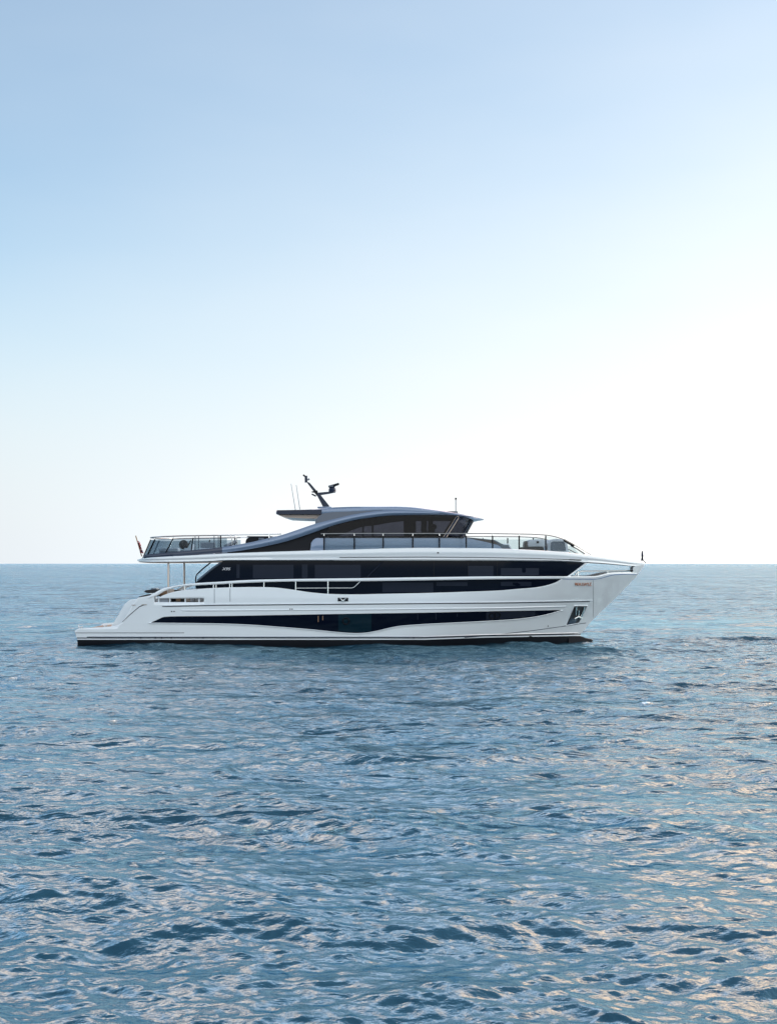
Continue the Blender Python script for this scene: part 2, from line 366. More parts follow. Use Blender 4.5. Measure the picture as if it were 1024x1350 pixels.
# ------------------------------------------------------------------ the yacht
Y0 = empty('motor_yacht', 'long white three-deck motor yacht with black window bands lying side on in open sea', 'yacht', (0, YC, 0))

hull_pts = ([(98.5, 832.5), (100, 830.5), (103, 829), (125, 827.6), (143, 826.5), (152, 825.2), (158, 823), (161, 820.3), (164.5, 815), (168, 809.5), (171, 803.5), (173, 799), (176.5, 794), (180, 790), (183, 787.6), (190, 786.6), (198, 785), (203, 781.5),
    (203.8, 788.9), (207, 788.8), (214, 785.4), (223, 782), (231, 779.8), (240, 778.3), (255, 777), (281, 775.2), (309, 774.3), (330, 773.9), (348, 774.1), (360, 774.4), (371.6, 775.5), (387, 777.6), (406.7, 780.6), (420, 782), (432, 782.9), (450, 783.5), (470, 783.6), (500, 783), (538, 782.3), (580, 781.3), (616, 780.2), (660, 778.6), (683, 776.7), (700, 775.5), (713, 773.8), (722, 771.8), (730, 769.3), (736, 766.5), (741, 762.4), (743, 760.3), (784, 760.3), (790, 759.2), (797, 757), (803, 755.6), (809.4, 755), (825, 755), (841, 755.3)])
_a = lin([p for p in hull_pts if p[0] <= 203.8]); _b = pchip([p for p in hull_pts if p[0] > 203.5])
def hull_top(p): return _a(p) if p <= 203.79 else _b(p)
XA, XST = -16.0, None
cols = sorted(set([98.5, 100, 103, 110, 120, 130, 143, 150, 155, 158, 161, 164.5, 168, 171, 173, 176.5, 180, 183, 187, 190, 194, 198, 203, 203.8, 207, 210, 214, 218, 223, 227, 231, 235, 240, 247, 255, 262, 269, 270, 275, 281] + rng(290, 700, 5) + rng(700, 745, 3) + rng(745, 838, 4)))
bl_top = lin([(98, 843.4), (560, 843.4), (640, 840.6), (764, 838.3), (860, 838)])
rowspec = [  # line, material below->above
    ('z', -0.9), ('b', 0.0), ('b', -1.5), ('b', -3.0), ('y', 835.5), ('y', 830), ('y', 824), ('y', 818), ('y', 811), ('y', 803), ('y', 798), ('y', 793.9), ('y', 789.0), ('f', 0.2), ('f', 0.45), ('f', 0.7), ('f', 0.85), ('f', 0.95), ('t', 0)]
rowm = {1: 1, 2: 0, 3: 2}   # black hull bottom, white pinstripe, dark pinstripe
def hull_bm(side):
    bm = bmesh.new(); G = []
    for px in cols:
        c = []; tp = hull_top(px)
        # the fraction of the way to the stem this column stands at
        Xn = surf(px, max(tp, 800) if px < 700 else 780, hb)[0]
        u = (Xn - XA) / (stem(2.0) - XA) if px > 700 else None
        for kind, v in rowspec:
            if kind == 'z': py = None
            elif kind == 'b': py = max(bl_top(px) + v, tp)
            elif kind == 'y': py = max(v, tp)
            elif kind == 'f': py = 789 + (tp - 789) * v if tp < 789 else tp
            else: py = tp
            Z = 1.0
            for _ in range(25):
                if px > 700:
                    uu = (px - 700) / 138.0
                    X = 7.3 + uu * (stem(Z) - 7.3)
                else:
                    X = Xof(px, YC - hb(X if _ else Xof(px, 64.2), Z))
                Yy = YC - hb(X, Z)
                if py is None: Z = v
                elif px > 700:
                    q = 700 + uu * 138; pr = pxof(X, Yy)
                    if kind == 't': yy = hull_top(pr)
                    elif kind == 'b': yy = max(bl_top(pr) + v, hull_top(pr))
                    elif kind == 'f': yy = 789 + (hull_top(pr) - 789) * v
                    else: yy = max(v, hull_top(pr))
                    Z = 0.4 * Z + 0.6 * Zof(yy, Yy)
                else: Z = Zof(py, Yy)
            if px < 104: X += 0.22 * min(1, max(0.0, (0.75 - Z) / 0.75)) * (104 - px) / 5.5
            yv = Yy if side > 0 else 2 * YC - Yy
            c.append(bm.verts.new((X, yv, Z)))
        G.append((px, c))
    nr = len(rowspec)
    for i in range(len(G) - 1):
        for r in range(nr - 1):
            xm = 0.5 * (G[i][0] + G[i+1][0])
            if rowspec[r][1] == 793.9 and 203.5 < xm < 269.2: continue          # the long slot in the quarter
            a, b, c, d = G[i][1][r], G[i+1][1][r], G[i+1][1][r+1], G[i][1][r+1]
            f = bm.faces.new((a, b, c, d))
            f.material_index = 1 if r == 0 else {1: 0, 2: 2, 3: 0}.get(r, 0)
    return bm, G
# both sides in one shell, closed at the stern
bm1, G1 = hull_bm(1)
bm2, G2 = hull_bm(-1)
me2 = bpy.data.meshes.new('t'); bm2.to_mesh(me2); bm2.free(); bm1.from_mesh(me2); bpy.data.meshes.remove(me2)
bm1.verts.ensure_lookup_table()
nr = len(rowspec); nv = len(cols) * nr
for r in range(nr - 1):
    a, b = bm1.verts[r], bm1.verts[r+1]; c, d = bm1.verts[nv + r + 1], bm1.verts[nv + r]
    try:
        f = bm1.faces.new((a, b, c, d)); f.material_index = 1 if r == 0 else 0
    except ValueError: pass
bmesh.ops.remove_doubles(bm1, verts=bm1.verts, dist=0.003)
bmesh.ops.dissolve_degenerate(bm1, dist=0.001, edges=bm1.edges)
hull = obj('hull', bm1, ['white', 'black', 'line'], Y0, auto=28)
so = hull.modifiers.new('thickness', 'SOLIDIFY'); so.thickness = 0.07; so.offset = -1

# swim platform top, transom with its curved face, cockpit floor, foredeck floor
Yn = YC - 2.9
def deckpoly(name, xs, z, inset, m, thick=0.08):
    bm = bmesh.new(); up = []; lo = []
    ring = [(x, YC - (hb(x, z) - inset)) for x in xs] + [(x, YC + (hb(x, z) - inset)) for x in reversed(xs)]
    up = [bm.verts.new((x, y, z)) for x, y in ring]; lo = [bm.verts.new((x, y, z - thick)) for x, y in ring]
    bm.faces.new(up); bm.faces.new(lo[::-1]); n = len(ring)
    for i in range(n): bm.faces.new((up[i], lo[i], lo[(i+1) % n], up[(i+1) % n]))
    return obj(name, bm, m, Y0)
deckpoly('swim_platform', [-15.9, -15.2, -14.5, -13.4], Zof(830.5, 64.6), 0.06, 'teak')
deckpoly('cockpit_deck', list(np.linspace(-12.6, -9.2, 5)), Zof(800, 64.2), 0.08, 'teak')
deckpoly('foredeck', list(np.linspace(9.4, 12.6, 12)), 3.15, 0.12, 'teak')
tr = pix([(160, 835), (158, 824), (164, 815), (171, 803), (176, 794.5), (183, 789), (196, 787.5), (199, 790), (199, 835)], YC)
prism('transom', tr, YC - 2.2, YC + 2.2, 'white', Y0, bev=0.03)
# bulb under the stem
def bulb():
    rings = []
    for px, a, b, hw in ((748, 839, 856, 0.55), (764, 838.6, 856, 0.42), (766.5, 839.0, 856, 0.40), (771, 841, 856, 0.36), (777, 842.3, 856, 0.30), (779, 842.6, 856, 0.28), (780.5, 844.0, 856, 0.20)):
        x = Xof(px, YC); z1 = Zof(a, YC) ; z0 = -0.6; zm = 0.5 * (z0 + z1)
        rings.append([(x, YC - hw * .6, z1), (x, YC - hw, zm), (x, YC - hw * .6, z0), (x, YC + hw * .6, z0), (x, YC + hw, zm), (x, YC + hw * .6, z1)])
    loft('bulbous_bow', rings, 'black', Y0)
bulb()

# lower hull window band, its bright lip, its inner panels
lw_top = pchip([(200, 820.4), (208, 816.8), (217, 813.2), (230, 812.6), (290, 812.1), (380, 810.6), (470, 809), (560, 807.7), (640, 806), (700, 805), (739, 804.2)])
lw_bot = pchip([(200, 820.9), (245, 821.3), (290, 822), (328.6, 823.4), (367.7, 826.2), (406.7, 829.3), (445.8, 833.2), (462, 834.4), (470, 834.6), (481.5, 834), (499, 831), (513, 827.6), (528.4, 824.9), (557.7, 822.7), (600, 820.6), (640, 818.6), (683, 815.7), (704.4, 812.9), (722, 809.3), (739, 804.6)])
pw = rng(200, 739, 3.2)
for o in strip('hull_window', pw, lw_top, lw_bot, hb, 0.03, 'glass', Y0, rows=5, off=0.018): hw = o
wins = [o for o in Y0.children if o.name.startswith('hull_window')]
def near(lst): return lst[0]
HW = wins[0]
def sub(name, a, b, tp, bt, m, parent, fn=hb, off=0.03, t=0.02, rows=3, step=5):
    return strip(name, rng(a, b, step), tp, bt, fn, t, m, parent, rows=rows, off=off, both=False)[0]
inset = lambda f, d: (lambda p: f(p) + d)
sub('window_pane', 446, 489.5, inset(lw_top, 0.6), inset(lw_bot, -1.0), 'teal', HW)
sub('window_pane', 640.5, 705, inset(lw_top, 1.2), inset(lw_bot, -1.2), 'glass2', HW)
for px in (419, 425): sub('lamp_strip', px, px + 1.0, const(812), const(820 - (px - 419) * .4), 'gold', HW, rows=2)
for px in (550, 574, 602): sub('window_mullion', px, px + 1.0, const(809), const(817 - (px == 602) * 4), 'glass2', HW, rows=2)
def ring(name, px, py, r, fn, off, m, parent, tr=0.035):
    pts = []
    for k in range(17):
        a = 2 * math.pi * k / 16; pts.append(surf(px + r * math.cos(a), py + r * math.sin(a), fn, off))
    tube(name, pts, tr, m, parent, seg=6)
ring('porthole', 456, 818.8, 4.2, hb, 0.05, 'blackp', HW)
ring('porthole', 649, 811.8, 3.9, hb, 0.05, 'blackp', HW); ring('porthole', 655.5, 810.8, 3.7, hb, 0.05, 'blackp', HW)
strip('window_lip', rng(196, 741, 3.2), lambda p: lw_bot(max(p, 200)) + 0.1, lambda p: lw_bot(max(p, 200)) + 1.3, hb, 0.05, 'white', Y0, rows=3, off=0.05, bulge=0.02)
# rubbing line, creases, stripes
rub = lin([(214, 799.2), (290, 797.6), (470, 796.2), (660, 794.6), (778, 792.6)])
strip('rubbing_strip', rng(214, 777, 6), rub, inset(rub, 1.0), hb, 0.03, 'line', Y0, off=0.012)
strip('rubbing_lip', rng(216, 781, 6), inset(rub, -1.3), inset(rub, -0.15), hb, 0.03, 'white', Y0, rows=3, off=0.05, bulge=0.015)
crz = lin([(290, 803.5), (470, 802.4), (660, 800.4), (778, 797.6)])
strip('styling_crease', rng(240, 745, 6), crz, inset(crz, 2.6), hb, 0.02, 'white', Y0, rows=3, off=0.004, bulge=0.035)
st1 = lin([(100, 834.0), (244, 834.0)])
strip('stern_stripe', rng(99, 243, 6), st1, inset(st1, 0.7), hb, 0.03, 'line', Y0, off=0.012)
strip('steel_rubbing_rail', rng(115, 762, 6), lambda p: bl_top(p) - 4.4, lambda p: bl_top(p) - 3.2, hb, 0.03, 'chrome', Y0, rows=3, off=0.03, bulge=0.02)
for px in (186, 205, 213.5, 226, 268, 545): sub('drain_fitting', px - .6, px + .6, const(840.0), const(842.2), 'blackp', hull, rows=2, off=0.03)
chine = lin([(600, 841.2), (622, 839.4), (640, 838.0), (704, 830.7), (745, 824.9), (775, 820.4)])
strip('bow_chine', rng(612, 772, 5), chine, inset(chine, 0.8), hb, 0.02, 'slate', Y0, rows=2, off=0.006)
M['seam'] = mat('pale_joint', (0.30, 0.33, 0.36), 0.5)
strip('stem_seam', [781.4, 781.9], const(765), const(814.5), hb, 0.02, 'seam', Y0, rows=8, off=0.008)
bline = lin([(741, 763.0), (784, 763.4), (790, 762.6), (797, 760.6), (803, 758.8), (809.4, 757.3), (825, 756.6), (840, 756.6)])
M['blue'] = mat('blue_line', (0.10, 0.20, 0.42), 0.3)
strip('blue_coachline', rng(741, 839, 4), bline, inset(bline, 0.75), hb, 0.02, 'blue', Y0, off=0.012)
# small fittings on the topsides
for px, py in ((226.5, 806), (229.8, 806), (382.5, 803), (385.2, 803), (722, 825.4)):
    x, y, z = surf(px, py, hb, 0.02)
    bm = bmesh.new(); bmesh.ops.create_cone(bm, cap_ends=True, segments=12, radius1=0.032, radius2=0.028, depth=0.04, matrix=Matrix.Translation((x, y, z)) @ Matrix.Rotation(R(90), 4, 'X'))
    obj('vent_fitting', bm, 'blackp', hull)
sub('boarding_gate_seam', 303.2, 303.7, const(775.5), const(793), 'slate', hull, off=0.012, rows=6)
sub('boarding_gate_seam', 282.6, 283.0, const(776), const(795), 'slate', hull, off=0.012, rows=6)
# fairlead with two horns
fl = sub('fairlead', 445.2, 459, const(788.0), const(792.8), 'blackp', Y0, rows=2, off=0.02)
strip('fairlead', [445.2, 452, 459], const(788.0), const(792.8), lambda X, Z: -hb(X, Z) , 0.03, 'blackp', Y0, off=-0.0, both=False)
for s in (-1, 1):
    tube('fairlead_horn', [surf(452.1 + s * a, b, hb, 0.07) for a, b in ((4.6, 789.4), (3.0, 789.5), (1.9, 790.3), (1.3, 791.4), (0.9, 792.7))], 0.028, 'chrome', fl, seg=6, r2=0.05)
# name on the bow
x, y, z = surf(768.2, 770.3, hb, 0.03)
x1, y1, _ = surf(758, 770.3, hb, 0.03); x2, y2, _ = surf(778, 770.3, hb, 0.03)
text('bow_name', 'WATSVYZ', 0.25, 'copper', Y0, (x, y, z), sx=0.92, rotz=math.atan2(y2 - y1, x2 - x1), extr=0.015)

# anchor pocket: flat panel darkened to look recessed, raised rim, anchor
def slanted(name, poly, m, parent, off, t):
    bm = bmesh.new(); a = [bm.verts.new(surf(p[0], p[1], hb, off)) for p in poly]; b = []
    for p in poly:
        q = surf(p[0], p[1], hb, off); b.append(bm.verts.new((q[0], q[1] + t, q[2])))
    n = len(poly); bm.faces.new(a); bm.faces.new(b[::-1])
    for i in range(n): bm.faces.new((a[i], b[i], b[(i+1) % n], a[(i+1) % n]))
    return obj(name, bm, m, parent, smooth=False)
pk = [(756.3, 798.6), (774.2, 798.6), (770.5, 806), (762.8, 821.6), (745.3, 824.7), (750.5, 812)]
M['well'] = mat('recess_dark', (0.03, 0.035, 0.042), 0.5, noise=0.4, nscale=4)
pocket = slanted('anchor_pocket', pk, 'well', Y0, 0.012, 0.02)
for i in range(len(pk)):
    a, b = pk[i], pk[(i+1) % len(pk)]
    tube('pocket_rim', [surf(a[0] + (b[0]-a[0])*k/4, a[1] + (b[1]-a[1])*k/4, hb, 0.03) for k in range(5)], 0.026, 'white', pocket, seg=8)
def sp(px, py, o=0.06): return surf(px, py, hb, o)
anchor = tube('anchor', [sp(762.3, 804), sp(762.0, 811), sp(761.8, 814)], 0.05, 'chrome', Y0, seg=8)
tube('anchor_fluke', [sp(758.8, 799.6, .04), sp(758.9, 805, .1), sp(758.4, 811, .1)], 0.07, 'chrome', anchor, seg=8, r2=0.03)
tube('anchor_fluke', [sp(770.6, 800, .04), sp(768.6, 806, .1), sp(765.4, 813.4, .1)], 0.035, 'chrome', anchor, seg=8, r2=0.07)
tube('anchor_crown', [sp(757, 815.6, .12), sp(762, 812.8, .14), sp(767, 815.3, .12)], 0.05, 'chrome', anchor, seg=8)
slanted('pocket_plate', [(753, 815), (760.5, 815.8), (758, 822), (747.5, 823.6)], 'slate', pocket, 0.03, 0.015)

# cap rail: wing sweeping up from the quarter, then one long white line
cap_top = pchip([(196, 787.2), (203, 782.4), (214.5, 776), (226.7, 773), (240, 770.7), (258, 768.7), (290, 766.9), (328.6, 764.6), (387, 763.3), (470, 762.3), (560, 761), (660, 759.9), (745, 759.9)])
cap_bot = pchip([(196, 789), (206.9, 785.4), (215.4, 780.2), (225, 776.3), (239, 773.3), (258, 771.9), (290, 770.2), (328.6, 768.2), (387, 766.6), (470, 766.2), (560, 765), (660, 763.6), (745, 763.2)])
strip('cap_rail', rng(196, 300, 4) + rng(306, 744, 7), cap_top, cap_bot, hb, 0.16, 'white', Y0, rows=4, off=0.02, bulge=0.03)
wing = strip('wing_groove', [161.5, 166, 172, 178, 184, 188, 191.5], lin([(161, 820), (172, 809.5), (184, 799.3), (191, 796.6)]), lin([(161, 820.8), (172, 810.6), (184, 800.4), (191, 797.6)]), hb, 0.03, 'line', Y0, rows=2, off=0.012)
sub('stern_fitting', 173.5, 179, const(797.2), const(798.3), 'pole', hull, rows=2, off=0.03)
sub('stern_fitting', 187, 193.5, const(796.6), const(797.8), 'pole', hull, rows=2, off=0.03)
for px in (209.5, 224, 244.4, 262.7): sub('slot_post', px - .8, px + .8, const(788.6), const(794.2), 'white', hull, rows=2, off=-0.02, t=0.06)
sub('slot_panel', 208, 222, const(789), const(794), 'greyf', hull, rows=2, off=-0.09, t=0.03)
for px, w_ in ((244, 1.0), (281.5, .8), (285, .8), (303, .8), (306, .8), (348, .9), (389.8, .9), (432.3, .9)):
    a = surf(px, cap_bot(px) - .5, hb, -0.03); b = surf(px, hull_top(px) + .6, hb, -0.03)
    tube('bulwark_post', [a, b], 0.028 * w_ / .8, 'chrome' if px > 240 else 'white', Y0, seg=8)
tube('side_deck_handrail', [surf(390, 775.4, hb, -.05), surf(420, 775.3, hb, -.05), surf(464, 775.2, hb, -.05), surf(467, 774, hb, -.05), surf(475, 766.4, hb, -.05)], 0.022, 'chrome', Y0, seg=8)

# main deck saloon
def hs(X, Z): return min(2.95, hb(X, 4.0) - 0.14, hb(X, Z) - 0.10)
sal_top = const(737.5)
sal_cols = sorted(set([258, 262, 270, 280, 289, 293] + rng(300, 745, 9) + [747, 752, 758, 764, 768, 772]))
sal_bot_l = lin([(258, 775), (432, 788), (738, 786), (747, 775), (747.01, 760.2), (772, 741.6)])
sal_top_l = lin([(257.5, 768.4), (264, 762.6), (272, 756), (282, 747.5), (293, 739), (294, 738)])
strip('saloon_wall', sal_cols, sal_top_l, lambda p: lin([(258, 776), (432, 789), (700, 787), (744, 768), (747, 760.3), (772, 741.2)])(p), hs, 0.12, 'glass', Y0, rows=4)
SW = [o for o in Y0.children if o.name.startswith('saloon_wall')][0]
def blind(a, b, t0, b0, m='glass2', off=0.006):
    sub('window_blind', a, b, const(t0), const(b0), m, SW, fn=hs, off=off, t=0.004, rows=2, step=12)
blind(312, 316, 744, 762); blind(333.5, 387, 744.5, 762.4); blind(398, 405.5, 744, 762); blind(415, 475.5, 744.5, 762.2)
blind(617, 650, 746, 760, 'glass2'); blind(660, 710, 749, 758.5); blind(660, 700, 767, 772.5)
blind(504, 571, 768, 780.6); blind(575, 616, 767.5, 772.5)
slanted_s = tube('window_mullion', [surf(504, 741, hs, .01), surf(484, 761, hs, .01)], 0.035, 'glass2', SW, seg=6)
for px in (571.5, 616.5, 655): sub('window_joint', px, px + .5, const(740), const(760), 'blackp', SW, fn=hs, off=0.008, t=0.004, rows=2)
tube('door_frame', [surf(292, 741.5, hs, .03), surf(278, 751.5, hs, .03), surf(261, 765.5, hs, .03)], 0.06, 'slate', SW, seg=8)
text('model_badge', 'X95', 0.19, 'fabric', Y0, surf(298.2, 750.2, hs, 0.02), sx=1.25, shear=0.3, extr=0.01)
# saloon ends and roof, so the deckhouse is a closed volume
prism('saloon_aft_bulkhead', pix([(293, 741), (300, 741), (300, 790), (259, 790), (259, 770)], YC - 2.9), YC - 2.80, YC + 2.80, 'glass', Y0)
rings = []
for px in (700, 745, 765): pass
prism('saloon_front_bulkhead', [(8.0, 4.15), (10.0, 4.2), (9.0, 3.3), (8.9, 2.9), (8.0, 2.9)], YC - 1.9, YC + 1.9, 'glass', Y0)
tube('quarter_pillar', [surf(278.5, 741.2, hs, .1), surf(268, 749.5, hs, .1), surf(259.6, 757.5, hs, .1), surf(258.3, 761.5, hs, .1), surf(258.2, 768.6, hs, .1)], 0.035, 'blackp', Y0, seg=8)
for yy in (-2.72, 2.3):
    Yp = YC + yy; x = Xof(222.2, YC - 2.72)
    tube('deck_column', [(x, Yp, 2.6), (x, Yp, Zof(740, YC - 2.72))], 0.055, 'pole', Y0, seg=12)

# flybridge deck slab
XF = -13.35
def hf_ref(X, Z=0): return min(3.36, hb(X, 4.15) + 0.05) if X < 9 else hb(X, 4.15) + 0.05 * max(0, (13.8 - X) / 4.8)
def hfl(X):
    b = hf_ref(X)
    if X < XF + 2.6:
        q = max(0.0, min(1.0, (XF + 2.6 - X) / 2.6)); b *= (1 - q ** 2.6) ** (1 / 2.6)
    return b
fb_top = pchip([(170, 737.2), (177, 736.9), (188, 735.6), (220, 733.6), (254, 732), (290, 730), (367.7, 727), (420, 725.5), (470, 724.2), (520, 722.7), (560, 722.2), (640, 722.8), (700, 725), (747.4, 728.2), (777.5, 731.9), (812, 736.6), (835, 740), (852, 743)])
fb_bot = pchip([(170, 739.6), (177, 740), (195, 741), (221, 741.3), (275, 740.6), (300, 739.1), (640, 739.2), (730, 740), (772, 741.9), (790, 742.9), (820, 745.4), (833, 746.6), (842, 746.3), (852, 744)])
def zl(line, X, href=hf_ref):
    Y = YC - href(X, 0); return Zof(line(pxof(X, Y)), Y)
fxs = [XF + 2.6 * (1 - math.cos(a)) for a in np.linspace(0.02, math.pi / 2, 12)] + list(np.linspace(-10.4, 8, 50)) + list(np.linspace(8.3, 13.78, 26))
rings = []
for X in fxs:
    b = max(0.02, hfl(X)); zt = zl(fb_top, X); zb = zl(fb_bot, X); d = zt - zb; i1 = min(0.06, b * .3)
    half = [(b - i1, zt), (b - i1 * .35, zt - 0.02 * d / .5), (b - 0.0, zt - 0.30 * d), (b - i1 * .2, zt - 0.46 * d), (b - i1 * .9, zt - 0.62 * d), (b - i1 * .7, zt - 0.9 * d), (b - i1 * 2.0, zb)]
    rings.append([(X, YC - p, z) for p, z in half] + [(X, YC + p, z) for p, z in reversed(half)])
slab = loft('flybridge_deck', rings, 'white', Y0)
# soffit lining under the aft overhang
rings = []
for X in [x for x in fxs if XF + .25 < x < -8.2]:
    b = hfl(X) - 0.22; zb = zl(fb_bot, X)
    rings.append([(X, YC - b, zb - 0.005), (X, YC - b, zb - 0.05), (X, YC + b, zb - 0.05), (X, YC + b, zb - 0.005)])
loft('soffit', rings, 'soffit', Y0)
gr = lin([(447, 734.4), (560, 733.9), (640, 734.5), (700, 735.6), (748, 737.2)])
strip('deck_edge_groove', rng(447.5, 752, 8), gr, inset(gr, 0.75), hf_ref, 0.03, 'line', Y0, off=-0.005)
sub('vent_slot', 750, 766, lin([(750, 737.2), (766, 737.8)]), lin([(750, 738.4), (766, 739)]), 'blackp', slab, fn=hf_ref, off=0.0, t=0.03, rows=2)
sub('deck_edge_light', 576, 578.4, const(728), const(729.6), 'blackp', slab, fn=hf_ref, off=0.0, t=0.03, rows=2)
# bow bracket that ties deck overhang to stem, and mooring rail
def bot_b(p): return lin([(832, 756.5), (840.6, 757), (849.5, 745.6)])(p)
strip('bow_bracket', [834, 836, 838, 840.4, 843, 846, 849], lin([(834, 748), (838, 745.4), (849.5, 744.4)]), bot_b, lambda X, Z: hb(X, Z), 0.05, 'white', Y0, rows=4)
def hr(X, Z): return max(0, hb(X, 3.5) - 0.12)
tube('bow_rail', [surf(757.5, 760.5, hr), surf(758.2, 757), surf(761, 754.6), surf(766, 753)] + [] if False else [surf(a, b, hr) for a, b in ((757.5, 760.5), (758.2, 757), (761.5, 754.6), (766, 753.2), (800, 752.7), (836, 752.4))], 0.04, 'chrome', Y0, seg=8)
for px in (761.5, 800.3, 833.5): tube('bow_rail_post', [surf(px, 753.4, hr), surf(px, 760, hr)], 0.04, 'chrome', Y0, seg=8)
tube('window_edge_trim', [surf(772.5, 742.4, hs, .03), surf(748, 760.5, hs, .03)], 0.045, 'white', Y0, seg=8)

# flybridge side coaming and roof arch (one long sweep each side), aft coaming round the stern
arch_top = pchip([(190, 731.2), (220, 728.6), (254, 725.3), (290, 721.6), (328.6, 715.2), (354, 709.4), (371.6, 705.2), (387.5, 700), (415.6, 690.5), (440, 684.3), (463, 678.8), (498, 673.6), (520, 672.2), (560, 673.4), (590, 676.2), (612, 679.4), (624, 681)])
arch_bot = pchip([(190, 736), (254, 731.6), (290, 728.7), (309, 726.9), (348, 720.3), (375, 714.2), (410, 703), (445.5, 690.8), (480.6, 683.2), (520, 679.2), (570, 678.5), (605.5, 679.8), (624, 681.8)])
def ha(X, Z): return float(np.interp(X, [-12.7, -12.3, -11.6, -10.8, -8, -4, 0, 5], [2.60, 2.84, 3.04, 3.12, 3.08, 2.85, 2.62, 2.5]))
M['brown'] = mat('dark_brown_leather', (0.05, 0.038, 0.034), 0.5)
M['navy_shade'] = mat('shaded_blue_paint', (0.030, 0.040, 0.070), 0.28, spec=0.4, coat=0.3)  # darker copy for the aft sweep; falling-off reflections put into its colour
strip('side_coaming', rng(190, 293, 4), arch_top, arch_bot, ha, 0.16, 'navy_shade', Y0, rows=5, bulge=0.04)
strip('side_arch', rng(293, 624, 5), arch_top, arch_bot, ha, 0.16, 'silver', Y0, rows=5, bulge=0.05)
strip('arch_web', [415.5, 418, 422, 426, 440, 455, 470, 485, 500, 512], lin([(415.5, 687.6), (418, 682.8), (424, 677.3), (440, 675), (512, 672.5)]), lambda p: arch_top(p) + 1.5, ha, 0.14, 'slate', Y0, rows=3, off=-0.03)
strip('arch_joint', [354.2, 354.8], inset(arch_top, 0.3), inset(arch_bot, -0.3), ha, 0.02, 'slate', Y0, rows=3, off=0.04)
strip('arch_shadow_panel', rng(300, 432, 6), lambda p: arch_bot(p) - 4, const(729), lambda X, Z: ha(X, Z) - 0.35, 0.05, 'blackp', Y0, rows=3)  # black sheet standing in for the deep shade under the arch
# path round the stern
def sternpath(x_from, inset_, n=15, squeeze=0.0):
    a = [(XF + 0.12 + inset_ * .6 + 2.5 * (1 - math.cos(t))) for t in np.linspace(0.03, math.pi / 2, n)]
    xs = [x for x in a if x < x_from] + [x_from]
    nearp = [(x, YC - max(0.0, hfl(x - .1 - inset_ * .3) - inset_)) for x in xs]
    return nearp[::-1] + [(x, 2 * YC - y) for x, y in nearp]
def wall(name, p1, z1, p0, z0, t, m, parent):
    bm = bmesh.new(); V = []
    cx = -9.0
    for (xa, ya), za, (xb, yb), zb in zip(p1, z1, p0, z0):
        n = Vector((cx - xa, YC - ya, 0)).normalized() * t
        V.append([bm.verts.new((xa, ya, za)), bm.verts.new((xb, yb, zb)), bm.verts.new((xb + n.x, yb + n.y, zb)), bm.verts.new((xa + n.x, ya + n.y, za))])
    for i in range(len(V) - 1):
        for k in range(4): bm.faces.new((V[i][k], V[i][(k+1) % 4], V[i+1][(k+1) % 4], V[i+1][k]))
    bm.faces.new(V[0]); bm.faces.new(V[-1][::-1]); return obj(name, bm, m, parent)
pth = sternpath(-11.1, 0.06); ctop = lin([(170, 736.4), (177, 735.4), (183, 732.6), (190, 731.2), (220, 728.8), (254, 725.5)])
lo_ = [zl(fb_top, x) - 0.03 for x, y in pth]; hi_ = [zl(ctop, x) for x, y in pth]
inn = sternpath(-11.1, 0.32)
wall('aft_coaming', inn, hi_, pth, lo_, 0.1, 'navy', Y0)

# aft balustrade: smoked glass wrapped round the stern, rail, posts
rail_l = lin([(170, 708), (195.5, 707.5), (240, 706.2), (290, 705.5), (371, 704)])
def bal_ring():
    p0 = sternpath(-8.3, 0.36); p1 = [(x + (0.42 if x < -10.8 else 0.42 * max(0, (-9.8 - x)) if x < -9.8 else 0), y) for x, y in p0]
    return p0, p1
p0, p1 = bal_ring()
def dense(p, n=60):
    s = [0]
    for a, b in zip(p[:-1], p[1:]): s.append(s[-1] + math.dist(a, b))
    q = np.linspace(0, s[-1], n); return list(zip(np.interp(q, s, [a[0] for a in p]), np.interp(q, s, [a[1] for a in p])))
p0 = dense(p0); p1 = [(x + 0.42 * min(1, max(0, (-9.8 - x) / 1.6)), y) for x, y in p0]
zb_ = [max(4.5, zl(ctop, x)) - 0.03 if x < -10 else zl(arch_top, x) - 0.02 for x, y in p0]
zg_ = [zl(rail_l, x) - 0.13 for x, y in p1]; zr_ = [zl(rail_l, x) for x, y in p1]
rail = tube('aft_balustrade', [(x, y, z) for (x, y), z in zip(p1, zr_)], 0.034, 'rail', Y0, seg=8)
wall('glass_panel', p1, zg_, p0, zb_, 0.012, 'aftglass', rail)
near_i = [min(range(len(p0)), key=lambda i: abs(pxof(p0[i][0], p0[i][1]) - q) + (0 if p0[i][1] < YC else 1e4)) for q in (218.9, 255)]
for i in near_i + [len(p0) - 1 - j for j in near_i] + [20, 25, 30, 35, 40]:
    tube('balustrade_post', [(*p0[i], zb_[i]), (*p1[i], zg_[i] + .02)], 0.034, 'blackp', rail, seg=6)
    tube('balustrade_bracket', [(*p1[i], zg_[i] + .02), (*p1[i], zr_[i])], 0.02, 'chrome', rail, seg=6)
for sgn in (1, -1):
    def ry(px, py): x, y, z = surf(px, py, lambda X, Z: ha(X, Z) - .08); return (x, y if sgn > 0 else 2 * YC - y, z)
    xs = rng(300, 371, 8); tube('side_rail', [ry(p, rail_l(p)) for p in [288] + xs], 0.03, 'chrome', rail, seg=8)
    for px in (290.9, 355): tube('balustrade_post', [ry(px, rail_l(px)), ry(px, arch_top(px) + 1)], 0.036, 'blackp' if px < 300 else 'chrome', rail, seg=6)

